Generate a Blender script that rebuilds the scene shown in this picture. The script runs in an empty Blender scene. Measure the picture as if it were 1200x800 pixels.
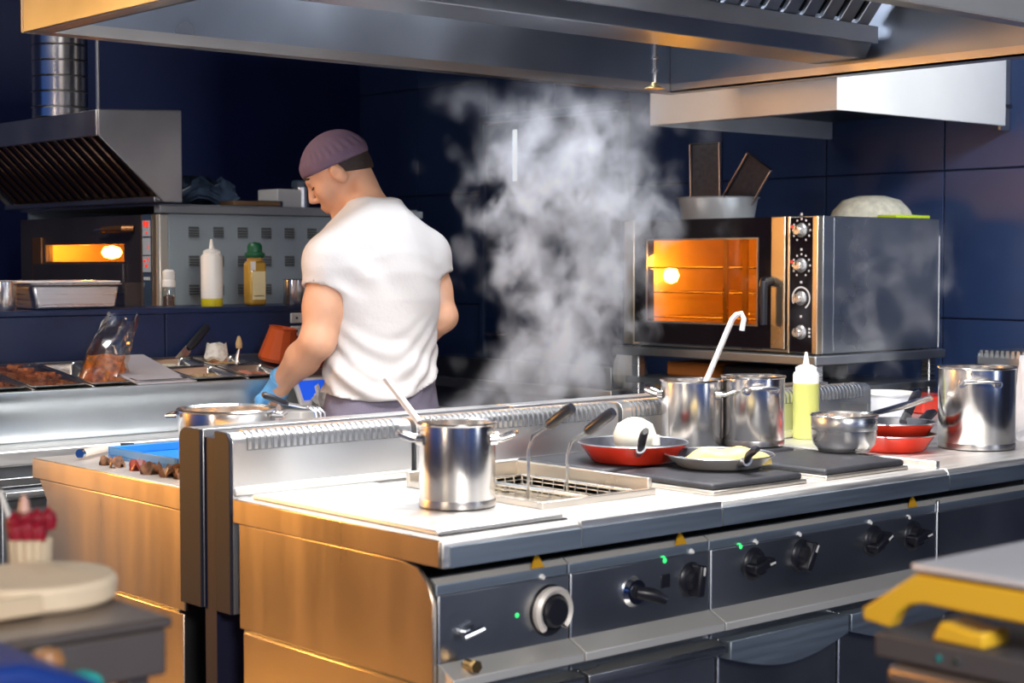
import bpy, bmesh, math, random
import numpy as np
from mathutils import Vector, Matrix
random.seed(7); rng = np.random.default_rng(7)
sc = bpy.context.scene
COL = sc.collection
R = math.radians

# ------------------------------------------------------------------ camera
FPX, YAW, PIT, CZ = 1950.0, R(48.86), R(-2.73), 1.35
FW = Vector((math.cos(YAW)*math.cos(PIT), math.sin(YAW)*math.cos(PIT), math.sin(PIT)))
RT = Vector((math.sin(YAW), -math.cos(YAW), 0)); UP = RT.cross(FW)
cam = bpy.data.cameras.new('camera'); camo = bpy.data.objects.new('camera', cam); COL.objects.link(camo)
camo.matrix_world = Matrix(((RT.x, UP.x, -FW.x, 0), (RT.y, UP.y, -FW.y, 0), (RT.z, UP.z, -FW.z, CZ), (0, 0, 0, 1)))
cam.sensor_width = 36; cam.lens = FPX/1200*36; cam.clip_start = .05
cam.dof.use_dof = True; cam.dof.focus_distance = 4.3; cam.dof.aperture_fstop = 4.6
sc.camera = camo
def P(px, py, ax, val):
    """point of the place seen at a photo pixel, on the plane ax = val (a surveyed distance)"""
    d = FW + RT*((px-600)/FPX) - UP*((py-400)/FPX); i = 'xyz'.index(ax)
    C = Vector((0, 0, CZ)); t = (val-C[i])/d[i]
    return C+d*t

# ------------------------------------------------------------------ world, lights, exposure
w = bpy.data.worlds.new('world'); sc.world = w; w.use_nodes = True
bg = w.node_tree.nodes['Background']; bg.inputs[0].default_value = (.025, .075, .26, 1); bg.inputs[1].default_value = 1.0
def area(name, loc, target, sx, sy, power, col, spread=180):
    l = bpy.data.lights.new(name, 'AREA'); l.shape = 'RECTANGLE'; l.size = sx; l.size_y = sy; l.energy = power; l.color = col; l.spread = R(spread)
    o = bpy.data.objects.new(name, l); COL.objects.link(o); o.location = loc
    o.rotation_euler = (Vector(target)-Vector(loc)).to_track_quat('-Z', 'Y').to_euler(); return o
area('ceiling_lamp_key', (.35, -1.1, 2.40), (2.6, 2.9, 1.0), 1.0, .6, 105, (1, .95, .88))
area('warm_fill_left', (-.35, 6.05, 1.5), (1.8, 2.9, .5), .6, 1.2, 36, (1, .45, .09), 84)  # warm light added at chest height for the end panels to mirror
area('fill_strip_left', (-1.9, 1.5, 1.35), (2.1, 2.5, 1.0), .45, 1.7, 13, (1, .80, .55), 120)  # added tall light giving the pots bright bands, no window there
area('fill_strip_right', (3.7, -1.3, 1.35), (2.6, 2.4, .9), .6, 1.7, 5, (.93, .97, 1), 120)  # added tall light for pot bands and brighter range fronts, not a window
area('ceiling_lamp_prep', (1.6, 4.7, 2.75), (2.5, 4.5, .9), 1.2, .3, 20, (1, .92, .82))
area('oven_hood_fill', (4.3, 1.3, 2.70), (4.4, 3.32, 1.9), .4, .3, 15, (.95, .98, 1), 80)  # added light that brightens the side of the oven hood
area('hood_lamp_near', (2.55, 2.38, 2.40), (2.55, 2.50, .9), 1.2, .2, 44, (1, .96, .92), 125)
area('hood_lamp_far', (2.75, 3.5, 2.40), (2.75, 3.5, .9), 1.4, .2, 40, (.90, .95, 1), 140)
sc.view_settings.view_transform = 'Standard'; sc.view_settings.look = 'None'
sc.view_settings.gamma = 1; sc.view_settings.use_curve_mapping = False; sc.view_settings.exposure = 0.0
sc.cycles.max_bounces = 8; sc.cycles.transparent_max_bounces = 16; sc.cycles.volume_bounces = 1
sc.cycles.sample_clamp_indirect = 6

# ------------------------------------------------------------------ materials
MATS = {}
def mat(name, col, rough=.5, metal=0, var=0, vscale=8, bump=0, bscale=60, stretch=(1, 1, 1), emit=None, estr=0, coat=0, trans=0, alpha=1, ior=1.45, sub=0, rvar=0, aniso=0, spec=.5):
    if name in MATS: return MATS[name]
    m = bpy.data.materials.new(name); m.use_nodes = True; nt = m.node_tree; N = nt.nodes; L = nt.links
    b = N['Principled BSDF']; c4 = (*col, 1)
    b.inputs['Base Color'].default_value = c4; b.inputs['Roughness'].default_value = rough; b.inputs['Metallic'].default_value = metal
    b.inputs['IOR'].default_value = ior; b.inputs['Alpha'].default_value = alpha; b.inputs['Transmission Weight'].default_value = trans
    b.inputs['Coat Weight'].default_value = coat; b.inputs['Anisotropic'].default_value = aniso; b.inputs['Specular IOR Level'].default_value = spec
    if sub: b.inputs['Subsurface Weight'].default_value = sub; b.inputs['Subsurface Radius'].default_value = (.02, .008, .004)
    if emit: b.inputs['Emission Color'].default_value = (*emit, 1); b.inputs['Emission Strength'].default_value = estr
    if var or bump or rvar:
        tc = N.new('ShaderNodeTexCoord'); mp = N.new('ShaderNodeMapping'); mp.inputs['Scale'].default_value = stretch
        L.new(tc.outputs['Object'], mp.inputs['Vector'])
    if var or rvar:
        n = N.new('ShaderNodeTexNoise'); n.inputs['Scale'].default_value = vscale; n.inputs['Detail'].default_value = 4
        L.new(mp.outputs[0], n.inputs['Vector'])
    if var:
        r = N.new('ShaderNodeValToRGB'); r.color_ramp.elements[0].position = .3; r.color_ramp.elements[1].position = .7
        r.color_ramp.elements[0].color = tuple(min(1, x*(1-var)) for x in col)+(1,); r.color_ramp.elements[1].color = tuple(min(1, x*(1+var)) for x in col)+(1,)
        L.new(n.outputs['Fac'], r.inputs[0]); L.new(r.outputs[0], b.inputs['Base Color'])
    if rvar:
        q = N.new('ShaderNodeMapRange'); q.inputs['To Min'].default_value = max(.02, rough-rvar); q.inputs['To Max'].default_value = rough+rvar
        q.inputs['From Min'].default_value = .3; q.inputs['From Max'].default_value = .7
        L.new(n.outputs['Fac'], q.inputs['Value']); L.new(q.outputs[0], b.inputs['Roughness'])
    if bump:
        n2 = N.new('ShaderNodeTexNoise'); n2.inputs['Scale'].default_value = bscale; n2.inputs['Detail'].default_value = 3
        L.new(mp.outputs[0], n2.inputs['Vector']); bp = N.new('ShaderNodeBump'); bp.inputs['Strength'].default_value = bump; bp.inputs['Distance'].default_value = .01
        L.new(n2.outputs['Fac'], bp.inputs['Height']); L.new(bp.outputs[0], b.inputs['Normal'])
    MATS[name] = m; return m
def glassy(name, tint, gloss=.08, rough=.03, fior=1.45):
    """thin pane: tinted see-through with a fresnel reflection"""
    m = bpy.data.materials.new(name); m.use_nodes = True; nt = m.node_tree; N = nt.nodes; L = nt.links; N.clear()
    o = N.new('ShaderNodeOutputMaterial'); t = N.new('ShaderNodeBsdfTransparent'); t.inputs[0].default_value = (*tint, 1)
    g = N.new('ShaderNodeBsdfGlossy'); g.inputs['Roughness'].default_value = rough
    f = N.new('ShaderNodeLayerWeight'); f.inputs[0].default_value = .5
    pw = N.new('ShaderNodeMath'); pw.operation = 'POWER'; pw.inputs[1].default_value = 5 if fior > 1.3 else 9
    a = N.new('ShaderNodeMath'); a.inputs[1].default_value = gloss+.03; a.operation = 'ADD'; a.use_clamp = True
    x = N.new('ShaderNodeMixShader'); L.new(f.outputs['Facing'], pw.inputs[0]); L.new(pw.outputs[0], a.inputs[0]); L.new(a.outputs[0], x.inputs[0]); L.new(t.outputs[0], x.inputs[1]); L.new(g.outputs[0], x.inputs[2]); L.new(x.outputs[0], o.inputs[0])
    MATS[name] = m; return m
STEEL = mat('brushed_steel', (.62, .63, .64), .3, 1, .08, 3, .03, 40, (1, 1, 30), rvar=.07)
STEELX = mat('brushed_steel_top', (.80, .79, .78), .48, 1, .08, 3, .03, 40, (2, 30, 30), rvar=.08)
STEELD = mat('dull_steel', (.42, .44, .47), .38, 1, .1, 2, .03, 30, (1, 1, 1), rvar=.08)
PANELST = mat('panel_steel', (.41, .48, .55), .50, 1, .06, 3, 0, 40, (1, 1, 20), rvar=.06)
POLISH = mat('polished_steel', (.80, .78, .76), .22, 1, .04, 4, .02, 8, (1, 1, 1), rvar=.05)
GREYPAINT = mat('grey_enamel', (.33, .40, .45), .45, 0, .04, 3)
NAVY = mat('navy_wall_paint', (.006, .016, .095), .5, 0, .3, 1.3, .03, 20)
NAVYT = mat('navy_tile', (.030, .056, .150), .32, 0, .25, 1.5, .03, 8)
NAVYD = mat('navy_door', (.008, .022, .085), .35, 0, .2, 2)
SHEEN = mat('lamp_sheen_steel', (.72, .71, .68), .48, .55, .05, 3)  # lamp sheen on upturned edges, put into a paler colour
BLACK = mat('black_plastic', (.012, .013, .02), .35)
DARK = mat('dark_gap', (.006, .007, .012), .6)
IRON = mat('cast_iron', (.035, .037, .045), .5, .3, .2, 20, .08, 90)
WHITEPL = mat('white_plastic', (.82, .82, .80), .4)
CLEARPL = glassy('clear_plastic', (.92, .92, .92), .02, .15, 1.16)
AMBERGL = glassy('amber_oven_glass', (1, .80, .42), .02, .03)
CLEARGL = glassy('clear_glass', (.93, .95, .95), .05, .02)
DKGLASS = mat('black_oven_glass', (.012, .008, .010), .08, 0, spec=.6)
RED = mat('red_enamel', (.62, .035, .015), .25, 0, .15, 12, coat=.4)
NONSTICK = mat('nonstick_coating', (.03, .032, .045), .38, .1, .3, 60)
YELLOW = mat('yellow_plastic', (.72, .44, .03), .4)
ORANGE = mat('orange_plastic', (.62, .10, .02), .35)
BLUEPL = mat('blue_plastic', (.03, .25, .72), .35, 0, .1, 6)
GLOWST = mat('warm_glow_steel', (.74, .62, .48), .30, 1, 0, 1.6, 0, 30, (1, 9, 1), rvar=.03)  # warm light on the end panels tinted into the steel colour

# ------------------------------------------------------------------ mesh builder
ORG = {}
class G:
    def __init__(s): s.v = []; s.f = []
    def add(s, vs, fs):
        n = len(s.v); s.v += [Vector(v) for v in vs]; s.f += [tuple(i+n for i in f) for f in fs]; return s
    def box(s, x0, x1, y0, y1, z0, z1):
        return s.add([(x0,y0,z0),(x1,y0,z0),(x1,y1,z0),(x0,y1,z0),(x0,y0,z1),(x1,y0,z1),(x1,y1,z1),(x0,y1,z1)],
                     [(0,3,2,1),(4,5,6,7),(0,1,5,4),(1,2,6,5),(2,3,7,6),(3,0,4,7)])
    def obox(s, c, size, M):
        a, b, d = (q/2 for q in size); g = G().box(-a, a, -b, b, -d, d)
        return s.add([Vector(c)+M@v for v in g.v], g.f)
    def cyl(s, p0, p1, r0, r1=None, n=20, caps=True):
        r1 = r0 if r1 is None else r1; p0 = Vector(p0); p1 = Vector(p1); d = (p1-p0).normalized()
        a = d.orthogonal().normalized(); b = d.cross(a); vs = []
        for k in range(n):
            t = 2*math.pi*k/n; e = a*math.cos(t)+b*math.sin(t); vs += [p0+e*r0, p1+e*r1]
        fs = [(2*k, 2*((k+1)%n), 2*((k+1)%n)+1, 2*k+1) for k in range(n)]
        if caps: fs += [tuple(2*k for k in range(n))[::-1], tuple(2*k+1 for k in range(n))]
        return s.add(vs, fs)
    def tube(s, pts, r, n=10, closed=False, flat=None):
        pts = [Vector(p) for p in pts]; m = len(pts); vs = []; a = None
        rr = r if isinstance(r, (list, tuple)) else [r]*m
        for i, p in enumerate(pts):
            q0 = pts[i-1] if (i or closed) else p; q1 = pts[(i+1)%m] if (i < m-1 or closed) else p
            d = (q1-q0).normalized()
            a = d.orthogonal().normalized() if a is None else (a-d*a.dot(d)).normalized()
            b = d.cross(a)
            for k in range(n):
                t = 2*math.pi*k/n; vs.append(p+a*math.cos(t)*rr[i]+b*math.sin(t)*rr[i]*(flat or 1))
        fs = []
        for i in range(m if closed else m-1):
            j = (i+1)%m
            fs += [(i*n+k, i*n+(k+1)%n, j*n+(k+1)%n, j*n+k) for k in range(n)]
        if not closed: fs += [tuple(range(n))[::-1], tuple((m-1)*n+k for k in range(n))]
        return s.add(vs, fs)
    def lathe(s, prof, c=(0,0,0), n=40, M=None, a0=0, a1=2*math.pi):
        c = Vector(c); vs = []; full = abs(a1-a0-2*math.pi) < 1e-6; cols = n if full else n+1
        for k in range(cols):
            t = a0+(a1-a0)*k/n
            for r, z in prof:
                v = Vector((r*math.cos(t), r*math.sin(t), z)); vs.append(c+(M@v if M else v))
        m = len(prof); fs = []
        for k in range(n):
            j = (k+1)%cols
            fs += [(k*m+i, j*m+i, j*m+i+1, k*m+i+1) for i in range(m-1)]
        return s.add(vs, fs)
    def prism(s, poly, ax, a, b):
        """poly: 2-D points in the other two axes (in x,y,z order), extruded along ax from a to b"""
        def mk(p, t): return (t, p[0], p[1]) if ax == 'x' else (p[0], t, p[1]) if ax == 'y' else (p[0], p[1], t)
        n = len(poly); vs = [mk(p, a) for p in poly]+[mk(p, b) for p in poly]
        return s.add(vs, [tuple(range(n))[::-1], tuple(range(n, 2*n))]+[(i, (i+1)%n, n+(i+1)%n, n+i) for i in range(n)])
    def build(s, name, m, parent=None, bevel=0, smooth=True, world=True, kind=None, loc=None, angle=35, merge=0, seg=2):
        me = bpy.data.meshes.new(name)
        org = ORG.get(parent, Vector()) if parent else (Vector(loc) if loc is not None else Vector())
        if parent is None and loc is None:
            xs = [v.x for v in s.v]; ys = [v.y for v in s.v]; zs = [v.z for v in s.v]
            org = Vector(((min(xs)+max(xs))/2, (min(ys)+max(ys))/2, min(zs)))
        off = org if world else Vector()
        me.from_pydata([v-off for v in s.v], [], s.f)
        bm = bmesh.new(); bm.from_mesh(me)
        if merge: bmesh.ops.remove_doubles(bm, verts=bm.verts, dist=merge)
        bmesh.ops.recalc_face_normals(bm, faces=bm.faces); bm.to_mesh(me); bm.free()
        if smooth:
            me.polygons.foreach_set('use_smooth', [True]*len(me.polygons)); me.set_sharp_from_angle(angle=R(angle))
        o = bpy.data.objects.new(name, me); COL.objects.link(o)
        if m: me.materials.append(m)
        if parent: o.parent = parent; ORG[o] = org
        else: o.location = org; ORG[o] = org
        if bevel:
            bv = o.modifiers.new('bevel', 'BEVEL'); bv.width = bevel; bv.segments = seg; bv.limit_method = 'ANGLE'; bv.angle_limit = R(40)
        if kind: o['kind'] = kind
        return o
def tag(o, label, cat, group=None, kind=None):
    o['label'] = label; o['category'] = cat
    if group: o['group'] = group
    if kind: o['kind'] = kind
    return o
def thing(name, label, cat, loc, rz=0, group=None, rot=None):
    o = bpy.data.objects.new(name, None); COL.objects.link(o); o.location = loc; o.rotation_euler = rot or (0, 0, rz); o.empty_display_size = .05
    ORG[o] = Vector(loc); return tag(o, label, cat, group)
def struct(g, name, m, **k):
    o = g.build(name, m, **k); o['kind'] = 'structure'; return o
def point(name, loc, power, col, r=.03):
    l = bpy.data.lights.new(name, 'POINT'); l.energy = power; l.color = col; l.shadow_soft_size = r
    o = bpy.data.objects.new(name, l); COL.objects.link(o); o.location = loc; return o
def rotm(axis, deg): return Matrix.Rotation(R(deg), 3, axis)

# ------------------------------------------------------------------ room shell
XW, YW, ZC = 5.30, 7.30, 3.0
FLOORM = mat('dark_floor_tile', (.03, .035, .06), .4, 0, .3, 3, .02, 20)
struct(G().box(-3.5, XW+.1, -2.5, YW+.1, -.1, 0), 'floor', FLOORM, smooth=False)
struct(G().box(-3.5, XW+.1, -2.5, YW+.1, ZC, ZC+.1), 'ceiling', mat('ceiling_paint', (.05, .06, .10), .7), smooth=False)
struct(G().box(-3.5, XW+.1, YW, YW+.1, 0, ZC), 'wall_back', NAVY, smooth=False)
wr = struct(G().box(XW, XW+.1, -2.5, YW, 0, ZC), 'wall_right', mat('tile_joint', (.006, .012, .045), .7), smooth=False)
TS = .548
dy0, dy1 = 5.26, 6.24
tile_me = None
for j in range(-2, 7):
    ya = 5.26-TS*(j+1)
    for k in range(5):
        z0 = .045+TS*k; 
        g = G().box(XW-.010, XW, ya+.003, ya+TS-.003, z0+.003, z0+TS-.003) if j >= 0 else None
        if g is None: continue
        o = g.build('tile', NAVYT, wr, bevel=.002, smooth=False)
for ya in (6.246, 6.246+TS):
    for k in range(5): G().box(XW-.010, XW, ya+.003, min(ya+TS-.003, YW-.002), .048+TS*k, .042+TS*(k+1)).build('tile', NAVYT, wr, bevel=.002, smooth=False)
for ya in (5.263, 5.755): G().box(XW-.010, XW, ya+.003, ya+.486, 2.07, .042+TS*5).build('tile', NAVYT, wr, bevel=.002, smooth=False)
d = struct(G().box(XW-.045, XW-.012, dy0+.03, dy1-.03, 0.01, 2.02), 'door_1', NAVYD, bevel=.004)
fr = G(); fr.box(XW-.06, XW-.01, dy0, dy0+.03, 0, 2.06).box(XW-.06, XW-.01, dy1-.03, dy1, 0, 2.06).box(XW-.06, XW-.01, dy0, dy1, 2.025, 2.06)
fr.build('door_frame', NAVYT, d, bevel=.003)
sa, sb = P(603, 152, 'x', XW-.05), P(605.5, 212, 'x', XW-.05)
G().box(XW-.052, XW-.044, sa.y-.012, sa.y+.012, sb.z, sa.z).build('white_strip', mat('glowing_white', (.8, .85, .85), .3, emit=(.85, .95, .95), estr=.85), d, bevel=.002)  # upright white emissive strip on the door
G().cyl((XW-.1, dy1-.1, 1.0), (XW-.045, dy1-.1, 1.0), .012).tube([(XW-.1, dy1-.1, 1.0), (XW-.1, dy1-.22, 1.0)], .010).build('door_handle', STEEL, d)

# ------------------------------------------------------------------ near cooking island
X0, YF, YB, ZT = 1.765, 2.20, 2.864, .88
X1, X2, X3, X4 = 2.09, 2.475, 3.25, 4.50
LEGM = STEELD
WARN = mat('warning_yellow', (.62, .32, .01), .5)
CHROME = mat('chrome', (.85, .85, .86), .08, 1)
LEDG = mat('green_lamp', (.02, .5, .12), .3, emit=(.05, .9, .2), estr=1.2)
LEDR = mat('red_lamp', (.5, .02, .02), .3, emit=(.9, .05, .04), estr=1.0)
LEDW = mat('white_lamp', (.8, .8, .8), .3)
def frontage(t, x0, x1, s=-1, yf=YF, ledge=STEELX, panel=PANELST, ndoor=1, arch=False):
    """control panel, lip and doors of an island unit whose front looks along s*y"""
    e = .003; g = .002
    def yy(v): return yf-s*v                      # v = metres behind the front edge
    def B(a, b, v0, v1, z0, z1): y0, y1 = sorted((yy(v0), yy(v1))); return G().box(a, b, y0, y1, z0, z1)
    B(x0+g, x1-g, .03, .66, .10, .775).build('body', STEELD, t, bevel=.003)
    p = G().prism([(yy(.035), .792), (yy(.05), .800), (yy(.07), .800), (yy(.07), .655), (yy(.040), .655)], 'x', x0+g, x1-g).build('control_panel', panel, t, bevel=.0015)
    B(x0+g, x1-g, -.003, -.0002, ZT-.053, ZT-.017).build('worktop_edge', panel, t)
    G().prism([(yy(.033), .7925), (yy(.048), .8015), (yy(.050), .8002), (yy(.036), .7915)], 'x', x0+g, x1-g).build('panel_top_strip', SHEEN, t)  # pale strip stands in for the bright line a lamp leaves on the chamfer
    G().prism([(yy(.042), .660), (yy(-.012), .634), (yy(-.012), .618), (yy(.06), .612), (yy(.06), .660)], 'x', x0+g, x1-g).build('drip_lip', SHEEN, t, bevel=.0015)
    B(x0+.03, x1-.03, .03, .6, 0, .10).build('plinth', DARK, t)
    wd = (x1-x0)/ndoor
    for i in range(ndoor):
        a, b = x0+wd*i+.005, x0+wd*(i+1)-.005
        dr = B(a, b, .012, .036, .12, .597).build('door', STEELD, t, bevel=.003)
        if arch:
            n = 12; poly = [(a, .598)]+[(a+(b-a)*k/n, .560-.035*math.sin(math.pi*k/n)) for k in range(n+1)]+[(b, .598)]
            y0, y1 = sorted((yy(-.022), yy(.012)))
            G().prism(poly, 'y', y0, y1).build('door_grip', PANELST, dr, bevel=.002)
        else:
            G().prism([(yy(.012), .600), (yy(-.018), .592), (yy(-.018), .575), (yy(.012), .560)], 'x', a, b).build('door_grip', STEEL, dr, bevel=.0015)
    return p
def knob(t, px, py, kind='bar', yp=YF+.038, r=.036, turn=0):
    c = P(px, py, 'y', yp)
    M = rotm('X', 90)                              # local z -> -y
    if kind == 'ring':
        k = G().lathe([(0, 0), (.050, 0), (.050, .006), (.046, .010), (0, .010)], c, 32, M).build('knob', BLACK, t)
        G().lathe([(.034, .008), (.044, .012), (.046, .024), (.040, .030), (.033, .026), (.032, .012)], c, 32, M, R(-50+turn), R(230+turn)).build('chrome_arc', mat('satin_arc', (.85, .80, .74), .4, .3), k)
        G().lathe([(.0, .034), (.024, .034), (.029, .028), (.031, .008)], c, 28, M).build('knob_cap', BLACK, k)
        return k
    if kind == 'lever':
        k = G().lathe([(0, 0), (.030, 0), (.030, .012), (.024, .020), (0, .020)], c, 28, M).build('knob', CHROME, t)
        a = c+Vector((0, -.02, 0)); G().tube([a, a+Vector((.02, -.02, -.004)), a+Vector((.045, -.032, -.016))], [.012, .014, .010], 12).build('knob_cap', BLACK, k)
        return k
    k = G().lathe([(0, 0), (r, 0), (r, .006), (r*.92, .012), (r*.62, .016), (r*.55, .030), (0, .030)], c, 28, M).build('knob', BLACK, t, angle=50)
    Mt = rotm('Y', turn)
    G().obox(c+Vector((0, -.027, 0)), (.019, .03, r*1.75), Mt).build('grip_bar', BLACK, k, bevel=.004)
    G().obox(c+Mt@Vector((0, -.0425, r*.55)), (.004, .002, .016), Mt).build('pointer_mark', LEDW, k)
    G().cyl(c+Vector((-.016, -.0005, r*.98)), c+Vector((-.016, -.0035, r*.98)), .0045, n=10).build('red_dot', LEDR, k)
    return k
def lamp(t, px, py, m, yp=YF+.037, r=.006, name='indicator_lamp'):
    c = P(px, py, 'y', yp); return G().lathe([(r*1.25, 0), (r*1.25, .003), (r, .004), (r*.7, .008), (0, .009)], c, 12, rotm('X', 90)).build(name, m, t)
def warning(t, px, py):
    c = P(px, py, 'y', YF+.036)
    G().prism([(c.x-.015, .795), (c.x+.016, .795), (c.x-.003, .822)], 'y', YF+.030, YF+.034).build('warning_triangle', WARN, t)

# griddle ------------------------------------------------------------
t = thing('griddle_unit', 'steel griddle unit with golden lit end panel at the island corner', 'griddle', ((X0+X1)/2, (YF+YB)/2, 0))
frontage(t, X0+.012, X1)
G().prism([(YF, ZT-.054), (YF, ZT-.012), (YF+.008, ZT-.004), (YB, ZT-.004), (YB, ZT-.054)], 'x', X0, X1-.001).build('worktop', STEELX, t, bevel=.003)
g = G(); zr = ZT-.004
for a, b, c_, d_ in ((X0+.012, X1+.10, YF+.035, YF+.05), (X0+.012, X0+.026, YF+.05, YB-.03), (X0+.012, X1+.10, YB-.03, YB-.015)): pass
G().box(X0+.02, X1-.006, YF+.04, YB-.03, ZT-.004, ZT+.006).build('griddle_plate', mat('polished_plate', (.86, .85, .83), .42, 1, .05, 4, .02, 20, rvar=.06), t, bevel=.004)
G().box(X0+.02, X1-.006, YF+.030, YF+.038, ZT-.004, ZT-.001).build('grease_channel', DARK, t)
# end panels facing the aisle on the left
G().prism([(YF+.002, ZT-.052), (YF+.002, ZT-.004), (YB, ZT-.004), (YB, ZT-.052)], 'x', X0-.006, X0-.001).build('ledge_end', GLOWST, t, bevel=.002)
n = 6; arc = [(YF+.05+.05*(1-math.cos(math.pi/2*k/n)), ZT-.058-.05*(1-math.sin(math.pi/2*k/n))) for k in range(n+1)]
G().prism([(YF+.03, .615), (YF+.03, ZT-.12)]+arc[:0]+[(YF+.045, ZT-.085), (YF+.075, ZT-.060), (YF+.12, ZT-.054), (YB-.01, ZT-.054), (YB-.01, .615)], 'x', X0+.002, X0+.011).build('end_panel', GLOWST, t, bevel=.002)
G().box(X0+.004, X0+.011, YF+.05, YB-.02, .08, .608).build('lower_end_panel', GLOWST, t, bevel=.002)
c = P(540, 740, 'y', YF+.038)
tp = G().cyl(c, c+Vector((0, -.022, 0)), .008, n=14).tube([c+Vector((-.012, -.022, -.004)), c+Vector((.03, -.026, .006))], [.007, .006], 10).build('drain_valve', CHROME, t)
c = P(547, 778, 'y', YF+.01); G().cyl(c, c+Vector((0, -.02, 0)), .010, .008, 14).cyl(c+Vector((0, -.02, 0)), c+Vector((0, -.028, 0)), .012, n=6).build('brass_plug', mat('brass', (.8, .5, .2), .25, 1), t)
knob(t, 640, 714, 'ring'); lamp(t, 603, 720, LEDG); lamp(t, 634, 676, LEDW, r=.005); warning(t, 628, 658)

# fryer --------------------------------------------------------------
t = thing('deep_fryer', 'steel deep fryer with an open well and two baskets in the island', 'fryer', ((X1+X2)/2, (YF+YB)/2, 0))
frontage(t, X1, X2)
fx0, fx1, fy0, fy1 = X1+.05, X2-.045, YF+.16, YB-.10
for q, (a, b, c_, d_) in enumerate(((X1+.001, X2-.001, YF, fy0), (X1+.001, X2-.001, fy1, YB), (X1+.001, fx0, fy0, fy1), (fx1, X2-.001, fy0, fy1))):
    pass
g = G()
g.box(X1+.001, X2-.001, YF, fy0, ZT-.054, ZT-.004).box(X1+.001, X2-.001, fy1, YB, ZT-.054, ZT-.004).box(X1+.001, fx0, fy0, fy1, ZT-.054, ZT-.004).box(fx1, X2-.001, fy0, fy1, ZT-.054, ZT-.004)
g.build('worktop', STEELX, t, merge=.0001)
WARMST = mat('warm_steel', (.80, .74, .66), .3, 1, .06, 4, rvar=.06)
rim = G(); h = .03
rim.box(fx0-.012, fx1+.012, fy0-.012, fy0, ZT-.004, ZT+.010).box(fx0-.012, fx1+.012, fy1, fy1+.012, ZT-.004, ZT+h).box(fx0-.012, fx0, fy0, fy1, ZT-.004, ZT+.010).box(fx1, fx1+.012, fy0, fy1, ZT-.004, ZT+h)
rim.build('well_rim', WARMST, t, bevel=.002)
w_ = G(); w_.box(fx0-.002, fx0, fy0, fy1, .80, ZT).box(fx1, fx1+.002, fy0, fy1, .80, ZT).box(fx0, fx1, fy0-.002, fy0, .80, ZT).box(fx0, fx1, fy1, fy1+.002, .80, ZT).box(fx0, fx1, fy0, fy1, .80, .805)
w_.build('well', WARMST, t)
G().box(fx0+.001, fx1-.001, fy0+.001, fy1-.001, .838, .840).build('frying_oil', mat('frying_fat', (.66, .56, .44), .12, 0, .1, 6, coat=.5), t)
for (hx, hy, ex, ey) in ((637, 502, 670, 476), (682, 507, 718, 481)):
    pass
knob(t, 738, 692, 'lever'); lamp(t, 776, 656, LEDG, r=.007); knob(t, 806, 678, 'bar', turn=8); lamp(t, 809, 646, LEDW, r=.005); warning(t, 796, 634)
c = P(776, 680, 'y', YF+.038); G().box(c.x-.014, c.x+.014, c.y-.010, c.y, c.z-.014, c.z+.014).build('rocker_switch', BLACK, t, bevel=.003)
# fryer baskets
def basket(label, bx0, bx1, gx, gy, hook_px, hook_py):
    t = thing('fryer_basket', label, 'basket', ((bx0+bx1)/2, (fy0+fy1)/2, .842), group='baskets in the fryer well')
    wr_ = mat('wire_steel', (.7, .68, .64), .25, 1)
    g = G(); y0, y1 = fy0+.03, fy1-.03; z0, z1 = .842, .882
    for k in range(6):
        x = bx0+(bx1-bx0)*k/5; g.tube([(x, y0, z1), (x, y0+.008, z0), (x, y1-.008, z0), (x, y1, z1)], .0013, 5)
    for k in range(11):
        y = y0+(y1-y0)*k/10; g.tube([(bx0, y, z1), (bx0+.005, y, z0), (bx1-.005, y, z0), (bx1, y, z1)], .0013, 5)
    for k in range(1, 4):
        z = z0+(z1-z0)*k/4; g.tube([(bx0, y0, z), (bx1, y0, z), (bx1, y1, z), (bx0, y1, z)], .0013, 5, closed=True)
    m_ = g.build('wire_mesh', wr_, t); m_['kind'] = 'stuff'
    G().tube([(bx0, y0, z1), (bx1, y0, z1), (bx1, y1, z1), (bx0, y1, z1)], .003, 8, closed=True).build('basket_rim', wr_, t)
    gy_ = y0+.05
    a = P(gx[0], gx[1], 'y', 2.50); b = P(gy[0], gy[1], 'y', 2.44)
    xm = (bx0+bx1)/2
    G().tube([(a.x-.035, 2.52, .85), (a.x-.035, 2.52, a.z-.05), (a.x-.028, 2.515, a.z-.02), (a.x, a.y, a.z), (a.x+.02, a.y-.01, a.z+.014)], .0035, 8).build('handle_wire', wr_, t)
    G().tube([a, a+(b-a)*.08, a+(b-a)*.85, b], [.008, .0115, .0125, .010], 12).build('handle_grip', BLACK, t)
basket('fryer basket with black grip nearest the steel stockpot on the griddle', fx0+.012, (fx0+fx1)/2-.006, (642, 499), (671, 477), 620, 520)
basket('fryer basket with black grip nearest the red frying pan', (fx0+fx1)/2+.006, fx1-.012, (687, 506), (719, 482), 660, 540)

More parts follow.
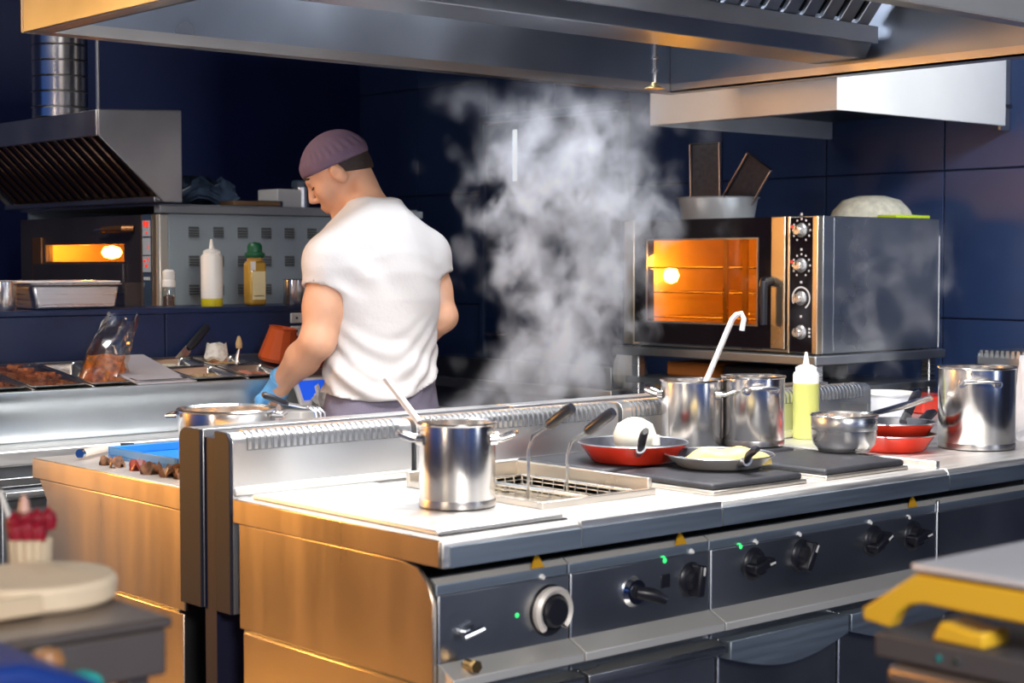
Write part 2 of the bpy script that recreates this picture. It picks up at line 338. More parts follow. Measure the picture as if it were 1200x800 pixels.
# electric range -----------------------------------------------------
t = thing('electric_range', 'steel range with four square iron hotplates and black knobs', 'range', ((X2+X3)/2, (YF+YB)/2, 0))
frontage(t, X2, X3, ndoor=2, arch=True)
G().prism([(YF, ZT-.054), (YF, ZT-.012), (YF+.008, ZT-.004), (YB, ZT-.004), (YB, ZT-.054)], 'x', X2+.001, X3-.001).build('worktop', STEELX, t, bevel=.003)
for (a, b) in ((X2+.035, YF+.055), (X2+.40, YF+.055), (X2+.035, YF+.375), (X2+.40, YF+.375)):
    s_ = .30
    hp = G().box(a+.006, a+s_-.006, b+.006, b+s_-.006, ZT+.004, ZT+.020).build('hotplate', IRON, t, bevel=.008)
    G().box(a, a+s_, b, b+s_, ZT-.004, ZT+.006).build('hotplate_frame', WARMST, hp, bevel=.003)
G().box(X3-.020, X3-.004, YF+.02, YB-.02, ZT-.004, ZT+.014).build('side_lip', STEELX, t, bevel=.003)
for px, py, tr in ((880, 660, 80), (936, 650, 28), (1020, 633, 62), (1066, 627, 80)): knob(t, px, py, 'bar', turn=tr)
for px, py in ((884, 635), (935, 626), (1018, 612), (1063, 606)): lamp(t, px, py, LEDW, r=.0055)
lamp(t, 865, 640, LEDG, r=.006); warning(t, 1068, 589)

# neutral unit with big pot ------------------------------------------
t = thing('worktop_unit', 'dark fronted steel worktop unit at the far end of the island', 'counter', ((X3+X4)/2, (YF+YB)/2, 0))
frontage(t, X3, X4, ndoor=2)
G().prism([(YF, ZT-.054), (YF, ZT-.012), (YF+.008, ZT-.004), (3.32, ZT-.004), (3.32, ZT-.054)], 'x', X3+.001, X4).build('worktop', STEELX, t, bevel=.003)
G().box(X3+.004, X3+.012, YF+.030, YF+.036, .63, .80).build('joint_strip', STEEL, t, bevel=.002)
G().box(X3+.02, X4-.01, YF+.69, YF+1.1, .1, ZT-.056).build('rear_body', STEELD, t, bevel=.003)

# splashbacks --------------------------------------------------------
def splash(name, label, xs, y0, y1, side):
    t = thing(name, label, 'splashback', ((xs[0]+xs[-1])/2, (y0+y1)/2, .6))
    zt = 1.008; rr = .024; n = 6
    yo, yi = (y0, y1) if side < 0 else (y1, y0)           # yo: the worktop side with the rounded shoulder
    sg = 1 if side < 0 else -1
    def profile(zb): return [(yo, zb), (yo, zt-rr)]+[(yo+sg*rr*(1-math.cos(math.pi/2*k/n)), zt-rr+rr*math.sin(math.pi/2*k/n)) for k in range(1, n+1)]+[(yi, zt), (yi, zb)]
    for i in range(len(xs)-1):
        a, b = xs[i]+(.0 if i == 0 else .007), xs[i+1]-(.007 if i < len(xs)-2 else 0)
        s_ = G().prism(profile(.64 if b < X3+.05 else ZT-.002), 'x', a, b).build('splash_panel', mat('splash_steel', (.70, .71, .72), .36, 1, .06, 3, rvar=.08), t, bevel=.001)
        if side < 0:
            g = G(); m = int((b-a-.06)/.0155)
            for k in range(m):
                x = a+.035+k*.0155
                pts = [(yo-.002, zt-rr-.012)]+[(yo-.002+(rr)*(1-math.cos(math.pi/2*q/4)), zt+.002-rr+rr*math.sin(math.pi/2*q/4)) for q in range(5)]+[(yo+rr+.006, zt+.002), (yo+rr+.006, zt-.003), (yo+.004, zt-rr-.012)]
                g.prism(pts, 'x', x, x+.008)
            o = g.build('vent_ribs', mat('rib_steel', (.80, .80, .80), .3, 1), s_); o['kind'] = 'stuff'
            g = G().prism([(yo-.0008, zt-rr-.014)]+[(yo-.0008+rr*(1-math.cos(math.pi/2*q/4)), zt+.0008-rr+rr*math.sin(math.pi/2*q/4)) for q in range(5)]+[(yo+rr+.008, zt+.0008), (yo+rr+.008, zt-.004), (yo+.003, zt-rr-.014)], 'x', a+.033, a+.033+m*.0155)
            g.build('vent_slot', mat('slot_shadow_steel', (.16, .17, .19), .5, .6), s_)
        G().box(a+.002, b-.002, yo-.005, yo+.005, ZT-.002, ZT+.018).build('splash_foot', STEELX, s_, bevel=.004)
    G().prism(profile(.64), 'x', xs[0]-.008, xs[0]-.0005).build('end_cap', mat('shaded_end_steel', (.018, .020, .034), .55, 0, spec=.3), t, bevel=.0015)  # end cap coloured dark for the shade on this side
    return t
splash('vent_splashback', 'ribbed steel splashback rising behind the near worktops', [X0, 2.225, 2.86, 3.245, 3.86], 2.872, 2.930, -1)
splash('plain_splashback', 'plain steel splashback of the rear units behind the ribbed one', [X0-.005, 2.6, 3.245, 3.80], 2.978, 3.062, 1)
G().box(X0-.004, 3.245, 2.932, 2.976, .1, .992).build('gap_shade_sheet', mat('navy_gap_shade', (.004, .006, .03), .6), None)  # dark sheet set in the gap, where only shade lies
tag(bpy.data.objects['gap_shade_sheet'], 'navy sheet standing for shade in the narrow gap between the two splashbacks', 'panel')

# rear units ---------------------------------------------------------
YR = 3.775
t = thing('rear_worktop_unit', 'rear island unit with golden lit end panel holding the blue tray', 'counter', (2.15, 3.4, 0))
frontage(t, X0+.012, 2.55, s=1, yf=YR)
G().box(X0, 2.549, 3.07, YR, ZT-.052, ZT-.002).build('worktop', STEELX, t, bevel=.003)
G().box(X0-.006, X0-.001, 3.07, YR, ZT-.050, ZT-.002).build('ledge_end', GLOWST, t, bevel=.002)
G().prism([(3.07, ZT-.052), (3.07, .615), (YR-.06, .615), (YR-.06, ZT-.10), (YR-.02, ZT-.052)], 'x', X0+.002, X0+.011).build('end_panel', GLOWST, t, bevel=.002)
G().box(X0+.004, X0+.011, 3.08, YR-.07, .08, .608).build('lower_end_panel', GLOWST, t, bevel=.002)
t = thing('rear_boiling_unit', 'rear island unit from which the thick steam rises', 'counter', (3.2, 3.4, 0))
frontage(t, 2.552, 3.80-.55, s=1, yf=YR)
G().box(2.552, 3.25-.002, 3.07, YR, ZT-.052, ZT-.002).build('worktop', STEELX, t, bevel=.003)
G().box(2.62, 3.18, 3.14, YR-.08, ZT-.002, ZT+.02).build('boiling_plate', IRON, t, bevel=.006)

# ------------------------------------------------------------------ canopy hood over the island
HX0, HX1, HY0, HY1, HZ, HT = 1.780, 4.06, 2.135, 3.85, 1.905, 2.50
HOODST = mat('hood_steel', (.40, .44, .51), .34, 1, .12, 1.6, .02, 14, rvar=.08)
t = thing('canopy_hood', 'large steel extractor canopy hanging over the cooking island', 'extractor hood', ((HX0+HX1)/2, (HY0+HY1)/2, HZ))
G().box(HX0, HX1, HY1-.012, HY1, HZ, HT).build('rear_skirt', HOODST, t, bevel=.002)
G().box(HX0, HX1, HY0, HY0+.012, HZ, HT).build('front_skirt', mat('lit_skirt_steel', (.80, .82, .82), .45, .6, .05, 3), t, bevel=.002)  # paler than the other skirts, key light put into its colour
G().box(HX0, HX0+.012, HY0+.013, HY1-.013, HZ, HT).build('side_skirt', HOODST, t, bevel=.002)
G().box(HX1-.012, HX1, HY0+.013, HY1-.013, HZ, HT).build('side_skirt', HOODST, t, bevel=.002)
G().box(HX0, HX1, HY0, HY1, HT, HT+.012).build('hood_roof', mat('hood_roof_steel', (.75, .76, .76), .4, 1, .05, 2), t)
gt = G(); q = .045
a, b = HX0+.013, HX1-.013
gt.box(a, b, HY1-.013-q, HY1-.013, HZ, HZ+.006).box(a, b, HY1-.013-q, HY1-.007-q, HZ+.006, HZ+.028)
gt.box(a, b, HY0+.013, HY0+.013+q, HZ, HZ+.006).box(a, b, HY0+.007+q, HY0+.013+q, HZ+.006, HZ+.028)
for a, b in ((HX0+.013, HX0+.013+q), (HX1-.013-q, HX1-.013)): gt.box(a, b, HY0+.06, HY1-.06, HZ, HZ+.006)
gt.box(HX0+.013+q-.006, HX0+.013+q, HY0+.06, HY1-.06, HZ, HZ+.028).box(HX1-.013-q, HX1-.013-q+.006, HY0+.06, HY1-.06, HZ, HZ+.028)
gt.build('drip_gutter', mat('gutter_steel', (.62, .58, .54), .3, 1, .1, 3), t)
# central plenum beam with V-shaped filter banks
bx0, bx1 = HX0+.07, HX1+.055
G().prism([(3.02, 1.945), (3.20, 1.945), (3.24, 2.02), (2.98, 2.02)], 'x', bx0, bx1-.10).build('plenum_beam', HOODST, t, bevel=.003)
G().box(bx0, bx1-.10, 2.975, 2.985, 1.985, 2.035).build('beam_lip', HOODST, t, bevel=.002)
# filters: near bank leans towards the front, far bank away
FILM = mat('filter_steel', (.36, .38, .43), .35, 1, .1, 5)
ya, za, yb, zb = 2.99, 2.035, 2.66, 2.44
dv = Vector((0, yb-ya, zb-za)); Lf = dv.length; dv.normalize()
ang = math.degrees(math.atan2(zb-za, ya-yb))
Mf = Matrix((Vector((1, 0, 0)), -dv, Vector((1, 0, 0)).cross(-dv))).transposed()
nx = int((bx1-.1-bx0)/.082)
for k in range(nx):
    x = bx0+.02+k*.082
    c = Vector((x+.03, (ya+yb)/2, (za+zb)/2))
    G().obox(c, (.055, Lf, .014), Mf).build('filter_slat', FILM, t, bevel=.003)
G().obox(Vector(((bx0+bx1-.1)/2, (ya+yb)/2+.02, (za+zb)/2+.02)), (bx1-.1-bx0, Lf, .006), Mf).build('filter_back', DARK, t)
Mg = Matrix((Vector((1, 0, 0)), Vector((0, ya-yb, zb-za)).normalized(), Vector((1, 0, 0)).cross(Vector((0, ya-yb, zb-za)).normalized()))).transposed()
G().obox(Vector(((bx0+bx1-.1)/2, 3.23+(ya-yb)/2, (za+zb)/2)), (bx1-.1-bx0, Lf, .014), Mg).build('far_filter_bank', FILM, t)
# fire-suppression nozzle
sp = P(767, 104, 'y', 3.42); 
t = thing('spray_nozzle', 'small brass tipped spray nozzle hanging under the hood', 'nozzle', sp)
G().cyl((sp.x, sp.y, sp.z+.012), (sp.x, sp.y, 2.262), .007, n=12).build('pipe', CHROME, t)
G().lathe([(0, .018), (.010, .018), (.012, .010), (.030, .002), (.031, 0), (0, 0)], sp, 20).build('brass_tip', mat('brass_tip', (.85, .72, .35), .3, 1), t)
g = G()
for z in (.045, .085): g.lathe([(.007, 0), (.012, .002), (.012, .010), (.007, .012)], sp+Vector((0, 0, z)), 12)
g.build('pipe_collars', CHROME, t)
struct(G().box(2.2, 3.7, 3.0, 3.25, HT+.012, ZC), 'trim_1', HOODST)

# ------------------------------------------------------------------ hood over the convection oven
t = thing('oven_hood', 'bright steel wall hood above the convection oven', 'extractor hood', (4.75, 3.9, 1.83))
ox0, ox1, oy0, oy1 = 4.27, XW-.012, 3.32, 4.145
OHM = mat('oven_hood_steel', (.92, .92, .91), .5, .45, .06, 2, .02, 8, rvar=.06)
G().box(ox0, ox0+.012, oy0, oy1, 1.833, 2.6).build('front_skirt', OHM, t, bevel=.002)
G().box(ox0+.013, ox1-.06, oy0, oy0+.012, 1.833, 2.6).build('side_skirt', OHM, t, bevel=.002)
G().box(ox1-.059, ox1, oy0+.02, oy0+.032, 1.82, 2.6).build('corner_strip', STEELD, t, bevel=.002)
G().box(ox0+.013, ox1, oy1-.012, oy1, 1.833, 2.6).build('side_skirt', OHM, t, bevel=.002)
G().box(ox0, ox1, oy0, oy1, 2.6, 2.612).build('hood_roof', OHM, t)
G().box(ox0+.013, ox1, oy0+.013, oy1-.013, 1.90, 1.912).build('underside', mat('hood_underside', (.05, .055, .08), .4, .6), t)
G().box(ox0+.25, ox0+.30, oy0+.05, oy1-.05, 1.862, 1.9).build('orange_glint', mat('orange_glint_steel', (.7, .36, .10), .3, 1), t, bevel=.003)  # orange reflection under the hood, built as a coloured strip

# ------------------------------------------------------------------ convection oven on its stand
ex, ey, ez0, ez1 = 4.371, 3.473, 1.045, 1.503
ew, ed = .893, .685
y1_ = ey+ew; x1_ = ex+ed
t = thing('convection_oven', 'convection oven with amber lit window and four round dials', 'oven', (ex+ed/2, ey+ew/2, ez0))
OVST = mat('oven_side_steel', (.44, .47, .50), .3, 1, .08, 2, .02, 10, rvar=.08)
OVGOLD = mat('oven_front_steel', (.74, .62, .45), .3, 1, .05, 4, rvar=.05)
G().box(ex+.03, x1_, ey, ey+.012, ez0, ez1).build('side_panel', OVST, t, bevel=.002)
G().box(ex+.085, ex+.088, ey-.002, ey, ez0+.01, ez1-.005).build('side_seam', CHROME, t)
G().box(x1_, x1_+.012, ey+.004, ey+.03, ez0, ez1-.06).build('rear_edge', WHITEPL, t, bevel=.002)
G().box(ex+.03, x1_, y1_-.012, y1_, ez0, ez1).build('side_panel', OVST, t, bevel=.002)
G().box(ex+.03, x1_, ey+.013, y1_-.013, ez1-.012, ez1).build('top_panel', OVST, t, bevel=.002)
G().box(ex+.03, x1_, ey+.013, y1_-.013, ez0, ez0+.03).build('bottom_panel', OVST, t)
G().box(x1_-.012, x1_, ey+.013, y1_-.013, ez0+.03, ez1-.013).build('back_panel', OVST, t)
# dial column
G().box(ex, ex+.03, ey, ey+.022, ez0, ez1).build('front_post', OVGOLD, t, bevel=.003)
G().box(ex+.004, ex+.4, ey+.0225, ey+.118, ez0+.004, ez1-.004).build('dial_panel', DKGLASS, t, bevel=.002)
G().box(ex, ex+.03, ey+.1185, ey+.128, ez0, ez1).build('front_post', OVGOLD, t, bevel=.002)
Mx = rotm('Y', -90)                                           # local z -> -x
MARK = mat('dial_print', (.75, .72, .72), .5, emit=(.6, .58, .58), estr=.12)
for i, zk in enumerate((1.456, 1.339, 1.230, 1.116)):
    c = Vector((ex+.004, ey+.070, zk))
    kn = G().lathe([(.024, 0), (.024, .004), (.017, .007), (.0165, .026), (.014, .030), (0, .030)], c, 28, Mx).build('dial_knob', mat('silver_knob', (.8, .79, .78), .25, .8), t)
    G().obox(c+Vector((-.0305, 0, .007)), (.002, .003, .014), Matrix.Identity(3)).build('knob_mark', BLACK, kn)
    g = G()
    if i < 3:
        if i == 2: g.lathe([(.034, .0005), (.039, .0005), (.039, .0015), (.034, .0015), (.034, .0005)], c, 40, Mx, R(-150), R(120))
        else:
            for k in range(11):
                a = R(-60+k*30)
                p = c+Vector((-.0008, .037*math.cos(a), .037*math.sin(a))); g.obox(p, (.001, .006, .006), rotm('X', math.degrees(a)))
    else:
        for k in range(3): g.obox(c+Vector((-.0008, -.036, .012-.012*k)), (.001, .008, .007), Matrix.Identity(3))
    g.build('dial_marks', MARK, t)['kind'] = 'stuff'
    if i < 2: G().obox(c+Vector((-.001, .041, .012)), (.0012, .008, .010), Matrix.Identity(3)).build('red_mark', LEDR, t)
    G().obox(c+Vector((-.0008, 0, .053)), (.001, .008, .008), Matrix.Identity(3)).build('dial_symbol', MARK, t)
# door
do = G(); yA, yB_ = ey+.130, y1_; wy0, wy1, wz0, wz1 = ey+.255, ey+.775, ez0+.092, ez1-.075
dr = do.box(ex-.004, ex+.03, yA, wy0, ez0+.012, ez1-.001).box(ex-.004, ex+.03, wy1, yB_-.052, ez0+.012, ez1-.001).box(ex-.004, ex+.03, wy0, wy1, ez0+.012, wz0).box(ex-.004, ex+.03, wy0, wy1, wz1, ez1-.001).build('door', DKGLASS, t)
G().box(ex-.008, ex+.029, yA+.002, yA+.062, ez0+.012, ez1).build('door_stile', OVGOLD, dr, bevel=.003)
G().box(ex-.008, ex+.029, yB_-.052, yB_, ez0+.004, ez1).build('door_stile', OVGOLD, dr, bevel=.003)
G().box(ex+.004, ex+.008, wy0, wy1, wz0, wz1).build('door_window', AMBERGL, dr)
g = G(); e = .006
g.box(ex-.007, ex-.003, wy0-e, wy1+e, wz1, wz1+e).box(ex-.007, ex-.003, wy0-e, wy1+e, wz0-e, wz0).box(ex-.007, ex-.003, wy0-e, wy0, wz0, wz1).box(ex-.007, ex-.003, wy1, wy1+e, wz0, wz1)
g.build('window_trim', STEELD, dr)
hy = yA+.06
G().tube([(ex-.006, hy, 1.285), (ex-.045, hy, 1.285), (ex-.058, hy-.01, 1.278), (ex-.060, hy-.01, 1.26), (ex-.058, hy-.01, 1.14)], [.016, .016, .015, .014, .012], 14).build('door_handle', BLACK, dr)
# cavity
CAV = mat('oven_cavity', (.68, .46, .22), .4, .3, .15, 6)
g = G(); cx0, cx1, cy0, cy1, cz0, cz1 = ex+.031, x1_-.03, ey+.16, y1_-.03, ez0+.05, ez1-.03
g.add([(cx0,cy0,cz0),(cx1,cy0,cz0),(cx1,cy1,cz0),(cx0,cy1,cz0),(cx0,cy0,cz1),(cx1,cy0,cz1),(cx1,cy1,cz1),(cx0,cy1,cz1)], [(0,1,2,3),(4,7,6,5),(0,4,5,1),(1,5,6,2),(2,6,7,3)])
g.build('cavity', CAV, t, smooth=False)
for zz in (1.15, 1.24, 1.33):
    g = G()
    for k in range(13): g.tube([(cx0+.03, cy0+.03+k*(cy1-cy0-.06)/12, zz), (cx1-.05, cy0+.03+k*(cy1-cy0-.06)/12, zz)], .0025, 6)
    g.tube([(cx0+.03, cy0+.02, zz), (cx0+.03, cy1-.02, zz)], .004, 6).tube([(cx1-.05, cy0+.02, zz), (cx1-.05, cy1-.02, zz)], .004, 6)
    g.build('oven_rack', CHROME, t)
for yy_ in (ey+.34, ey+.43):
    G().box(cx0+.01, cx0+.02, yy_, yy_+.02, cz0, cz1).build('rack_upright', OVGOLD, t)
BULB = mat('oven_bulb', (1, .8, .4), .3, emit=(1, .74, .38), estr=22)
bl = Vector((ex+.16, 4.285, 1.30))
G().lathe([(0, -.03), (.022, -.022), (.03, 0), (.022, .022), (0, .03)], bl, 16).build('oven_bulb', BULB, t)
point('oven_light', (ex+.10, bl.y-.10, bl.z+.05), 4.2, (1, .60, .16), .03)
# stand
t = thing('oven_stand', 'open steel stand carrying the convection oven', 'stand', (ex+ed/2, ey+ew/2, 0))
G().box(ex-.03, x1_+.02, ey-.02, y1_+.04, 1.008, 1.040).build('top_shelf', STEELD, t, bevel=.004)
G().box(ex, x1_, ey, y1_, .905, .930).build('lower_shelf', STEELD, t, bevel=.004)
for a in (ex+.02, x1_-.03):
    for b in (ey+.02, y1_-.05): G().box(a-.018, a+.018, b-.018, b+.018, 0, 1.008).build('leg', STEEL, t, bevel=.004)
for (lx, ly) in ((ex+.03, ey+.02), (ex+.03, y1_-.03), (x1_-.06, ey+.02), (x1_-.06, y1_-.03)):
    G().cyl((lx, ly, 1.040), (lx, ly, 1.0455), .016, n=12).build('foot_pad', BLACK, t)
for i, (a, b, m_) in enumerate(((ey+.25, ey+.5, BLACK), (ey+.55, ey+.78, mat('orange_box', (.5, .16, .03), .5)))):
    o = G().box(ex+.1, ex+.5, a, b, .9305, .985).build('stored_tray', m_, None, bevel=.01)
    tag(o, ('black shallow tray' if i == 0 else 'brownish orange box')+' stored on the shelf under the convection oven', 'tray')

# things on the convection oven ---------------------------------------
zo = ez1+.001
c = Vector((ex+.34, 4.215, zo))
t = thing('steel_pan', 'round steel pan holding upright dark trays on the convection oven', 'pan', c)
G().lathe([(0, 0), (.125, 0), (.135, .01), (.150, .085), (.158, .088), (.154, .084), (.147, .082), (.130, .012), (0, .004)], c, 40).build('bowl', mat('bright_pan_steel', (.72, .73, .74), .35, .5), t)
def tray(label, px, py, dpx, dpy, wv, tilt):
    a = P(px, py, 'x', c.x+.02); b = P(dpx, dpy, 'x', c.x+.02)      # bottom centre, top centre
    up = (b-a).normalized(); sd = Vector((1, 0, 0)).cross(up).normalized(); sd = (sd*1.0+Vector((1, 0, 0))*tilt).normalized(); nn = sd.cross(up).normalized(); sd = up.cross(nn)
    M = Matrix((sd, up, nn)).transposed(); L_ = (b-a).length
    t = thing('baking_tray', label, 'tray', a)
    G().obox((a+b)/2, (wv, L_, .003), M).build('sheet', NONSTICK, t)
    for s_ in (-1, 1): G().obox((a+b)/2+sd*(s_*wv/2)+nn*.006, (.004, L_, .016), M).build('edge', mat('warm_edge_steel', (.75, .60, .52), .3, 1), t, bevel=.001)
    G().obox(b+nn*.006, (wv, .004, .016), M).build('edge', NONSTICK, t)
tray('dark tray standing upright on the left in the round pan', 828, 238, 827, 168, .125, .25)
tray('dark tray leaning to the right in the round pan', 862, 240, 891, 189, .115, .25)
o = thing('salad_spinner_bowl', 'upturned pale mesh bowl on top of the convection oven', 'bowl', (5.03, 3.75, zo))
G().lathe([(.150, 0), (.156, .006), (.150, .010), (.140, .035), (.105, .072), (.05, .088), (0, .09)], (5.03, 3.75, zo), 40).build('dome', mat('pale_mesh', (.55, .53, .44), .55, 0, .2, 40, .3, 200), o)
G().lathe([(.148, -.0), (.162, 0), (.162, .007), (.148, .009)], (5.03, 3.75, zo), 40).build('rim', mat('pale_rim', (.6, .5, .3), .4), o)
lid = G().box(4.84, 5.04, 3.50, 3.585, zo, zo+.012).build('green_lid', mat('lime_plastic', (.45, .60, .02), .4), None, bevel=.004)
tag(lid, 'flat lime green plastic lid at the oven top edge', 'lid')

# steel counter on the right behind the island and at far right --------
t = thing('wall_counter', 'low steel counter along the right wall behind the steam', 'counter', (4.75, 5.3, 0))
a = P(602, 434, 'x', 4.45); b = P(752, 449, 'x', 4.45)
G().box(4.45, XW-.07, 4.52, 6.15, .82, .86).build('worktop', STEELX, t, bevel=.004)
G().box(4.45, 4.462, 4.52, 6.15, .862, .95).build('upstand', STEELD, t, bevel=.003)
G().box(4.47, XW-.08, 4.54, 6.13, .1, .818).build('body', STEELD, t, bevel=.004)
for i, (px, py, m_, lab, r_) in enumerate(((738, 425, WHITEPL, 'white crumpled paper bag on the counter by the oven stand', .07), (757, 432, mat('mustard', (.6, .34, .03), .5), 'mustard yellow bowl on the counter by the oven stand', .055))):
    pp = P(px, py, 'x', 4.62)
    pr = [(0, 0), (r_*.8, 0), (r_, .05), (r_*.9, .10), (r_*.6, .15), (0, .16)] if i == 0 else [(0, 0), (r_*.6, 0), (r_, .05), (r_*.96, .05), (r_*.55, .006), (0, .006)]
    o = G().lathe(pr, (4.62+.1*i, pp.y, .861), 14 if i == 0 else 28).build('paper_bag' if i == 0 else 'bowl', m_, None, smooth=i > 0)
    tag(o, lab, 'bag' if i == 0 else 'bowl')
# far right appliance with ribbed back edge
t = thing('ribbed_appliance', 'dark steel appliance with a ribbed vent edge right of the oven', 'appliance', (4.9, 3.0, 0))
a = P(1102, 413, 'y', 3.28); zt_ = a.z
G().box(4.68, XW-.02, 2.3, 3.28, .1, .86).build('body', STEELD, t, bevel=.005)
G().box(4.99, XW-.02, 2.3, 3.28, .86, zt_).build('splash_panel', STEELD, t, bevel=.02)
g = G()
for k in range(46): g.box(4.986, 5.05, 2.32+k*.0205, 2.332+k*.0205, zt_-.022, zt_+.003)
g.build('vent_ribs', STEEL, t)['kind'] = 'stuff'

# ------------------------------------------------------------------ prep counter with topping rail
PX0, PX1 = 1.25, 3.55
YP = 4.12
t = thing('prep_counter', 'long steel prep counter with raised topping rail in front of the man', 'counter', ((PX0+PX1)/2, 4.4, 0))
G().box(PX0, PX1, YP, 4.78, .815, .858).build('worktop', STEELX, t, bevel=.006)
G().box(PX0+.02, PX1-.02, YP+.04, 4.76, .10, .813).build('body', STEELD, t, bevel=.003)
G().box(PX0+.01, PX1-.01, YP+.005, YP+.012, .762, .785).build('rail_strip', STEEL, t, bevel=.002)
for k in range(4):
    a = PX0+.03+k*.56; dr = G().box(a, a+.545, YP+.016, YP+.038, .14, .752).build('door', STEELD, t, bevel=.004)
    G().prism([(YP+.016, .752), (YP-.012, .750), (YP-.014, .730), (YP+.016, .722)], 'x', a, a+.545).build('door_grip', STEEL, dr, bevel=.002)
G().box(PX0+.05, PX1-.05, YP+.07, 4.7, 0, .10).build('plinth', DARK, t)
RY0, RY1, RZ0, RZ1 = 4.29, 4.70, .998, 1.044
RAILST = mat('rail_steel', (.54, .59, .62), .36, 1, .10, 2.2, .12, 5, rvar=.1)
G().prism([(RY0-.012, .859), (RY0-.002, .875), (RY0, .955), (RY0-.006, .965), (RY0-.006, RZ0), (RY0+.012, RZ0), (RY0+.012, .859)], 'x', PX0, PX1-.32).build('rail_front', RAILST, t, bevel=.003)
G().prism([(RY0+.013, .94), (RY0+.013, RZ0-.004), (RY0+.03, RZ0-.004), (RY0+.03, .94)], 'x', PX0, PX1-.32).build('rail_ledge', DARK, t)
G().box(PX0, PX1-.32, RY0+.03, RY1, .859, .905).build('rail_base', DARK, t)
G().prism([(RY0+.03, RZ0-.004), (RY0+.03, RZ0+.001), (RY1, RZ1+.001), (RY1, RZ1-.004)], 'x', 2.89, PX1-.32).build('cover_plate', STEELD, t)
G().prism([(RY0+.03, RZ0-.004), (RY0+.03, RZ0+.001), (RY1, RZ1+.001), (RY1, RZ1-.004)], 'x', PX0, 1.83).build('cover_plate', STEELD, t)
G().box(PX0, PX1-.32, RY1, RY1+.016, .859, RZ1+.004).build('rail_rear', STEELD, t, bevel=.002)
for x in (PX0+.005, 1.655, 1.835, 2.015, 2.195, 2.335, 2.525, 2.705, 2.885, 3.20):
    G().prism([(RY0+.02, RZ0-.02), (RY0+.02, RZ0+.003), (RY1, RZ1+.003), (RY1, RZ1-.02)], 'x', x-.004, x+.004).build('divider_bar', STEEL, t, bevel=.001)
# overshelf
SY0, SY1, SZ = 4.735, 5.04, 1.203
t = thing('overshelf', 'dark blue shelf panel above the topping rail carrying the bottles', 'shelf', (2.4, 4.9, .859))
SHM = mat('navy_laminate', (.012, .025, .085), .4, 0, .3, 2)
G().box(PX0, 3.42, SY0, SY1, SZ-.018, SZ).build('shelf_board', SHM, t, bevel=.003)
G().box(PX0, 2.665, SY0+.006, SY0+.022, .859, SZ-.019).build('back_panel', SHM, t, bevel=.002)
G().box(2.669, 3.42, SY0+.006, SY0+.022, .859, SZ-.019).build('back_panel', SHM, t, bevel=.002)
c = P(347, 380, 'y', SY0)
o = thing('wall_socket', 'white double power socket on the blue panel by the arm', 'socket', (c.x, SY0+.004, c.z))
for dz in (.022, -.022):
    pl = G().box(c.x-.022, c.x+.025, SY0-.004, SY0+.0055, c.z+dz-.017, c.z+dz+.017).build('socket_plate', WHITEPL, o, bevel=.003)
    G().cyl((c.x, SY0-.002, c.z+dz), (c.x, SY0-.006, c.z+dz), .004, n=10).build('socket_hole', BLACK, pl)
# pans in the rail
def zr_(y): return RZ0+(RZ1-RZ0)*(y-RY0)/(RY1-RY0)
SL = math.atan2(RZ1-RZ0, RY1-RY0)
def gpan(label, x0, x1, y0, y1, depth=.085, lid=False, group='pans in the topping rail'):
    c = Vector(((x0+x1)/2, (y0+y1)/2, zr_((y0+y1)/2)+.004)); a, b = (x1-x0)/2-.003, (y1-y0)/2-.003
    t = thing('food_pan', label, 'pan', c, group=group, rot=(SL, 0, 0))
    def ring(k, z, r): return [(sx*(a-k-r)+r*math.cos(q), sy*(b-k-r)+r*math.sin(q), z) for (sx, sy, q0) in ((1,1,0),(-1,1,90),(-1,-1,180),(1,-1,270)) for q in (R(q0), R(q0+30), R(q0+60), R(q0+90))]
    loops = [ring(0, -.004, .012), ring(0, 0, .012), ring(.008, 0, .010), ring(.012, -.006, .010), ring(.018, -depth, .008)]
    g = G(); n = 16
    for L_ in loops: g.v += [Vector(v) for v in L_]
    for i in range(len(loops)-1): g.f += [(i*n+k, i*n+(k+1)%n, (i+1)*n+(k+1)%n, (i+1)*n+k) for k in range(n)]
    g.f.append(tuple((len(loops)-1)*n+k for k in range(n)))
    g.build('pan_shell', POLISH, t, world=False)
    if lid:
        G().box(-a, a, -b, b, .003, .007).box(-a+.02, a-.02, -b+.02, b-.02, .007, .014).build('lid', CLEARPL, t, world=False, bevel=.003)
        G().tube([(-.03, 0, .014), (-.028, 0, .026), (.028, 0, .026), (.03, 0, .014)], .004, 8).build('lid_grip', CLEARPL, t, world=False)
    return c, a, b
def food(name, label, c, a, b, m, bumps=60, h=.03, base=-.05, sz=.018):
    g = G(); Mx_ = Matrix.Rotation(SL, 3, 'X')
    g.obox(c+Mx_@Vector((0, 0, base)), (2*a-.04, 2*b-.04, .02), Mx_)
    for k in range(bumps):
        x, y = random.uniform(-a+.03, a-.03), random.uniform(-b+.03, b-.03); s_ = sz*random.uniform(.6, 1.2)
        M = Matrix.Rotation(random.uniform(0, 6), 3, 'Z')@Matrix.Rotation(random.uniform(-.6, .6), 3, 'X')
        hh = h*(1-(x/a)**2*.5-(y/b)**2*.5)
        g.obox(c+Mx_@Vector((x, y, base+.01+random.uniform(.3, 1)*hh)), (s_*1.8, s_, s_*.7), M)
    o = g.build(name, m, None, smooth=False); tag(o, label, 'food', kind='stuff'); return o
MEAT = mat('minced_meat', (.42, .12, .03), .5, 0, .5, 30); CHEESE = mat('grated_cheese', (.75, .55, .25), .5, 0, .3, 30)
VEG = mat('pale_vegetable', (.70, .66, .52), .5, 0, .3, 30); MUSH = mat('sliced_mushroom', (.45, .30, .16), .5, 0, .4, 25)
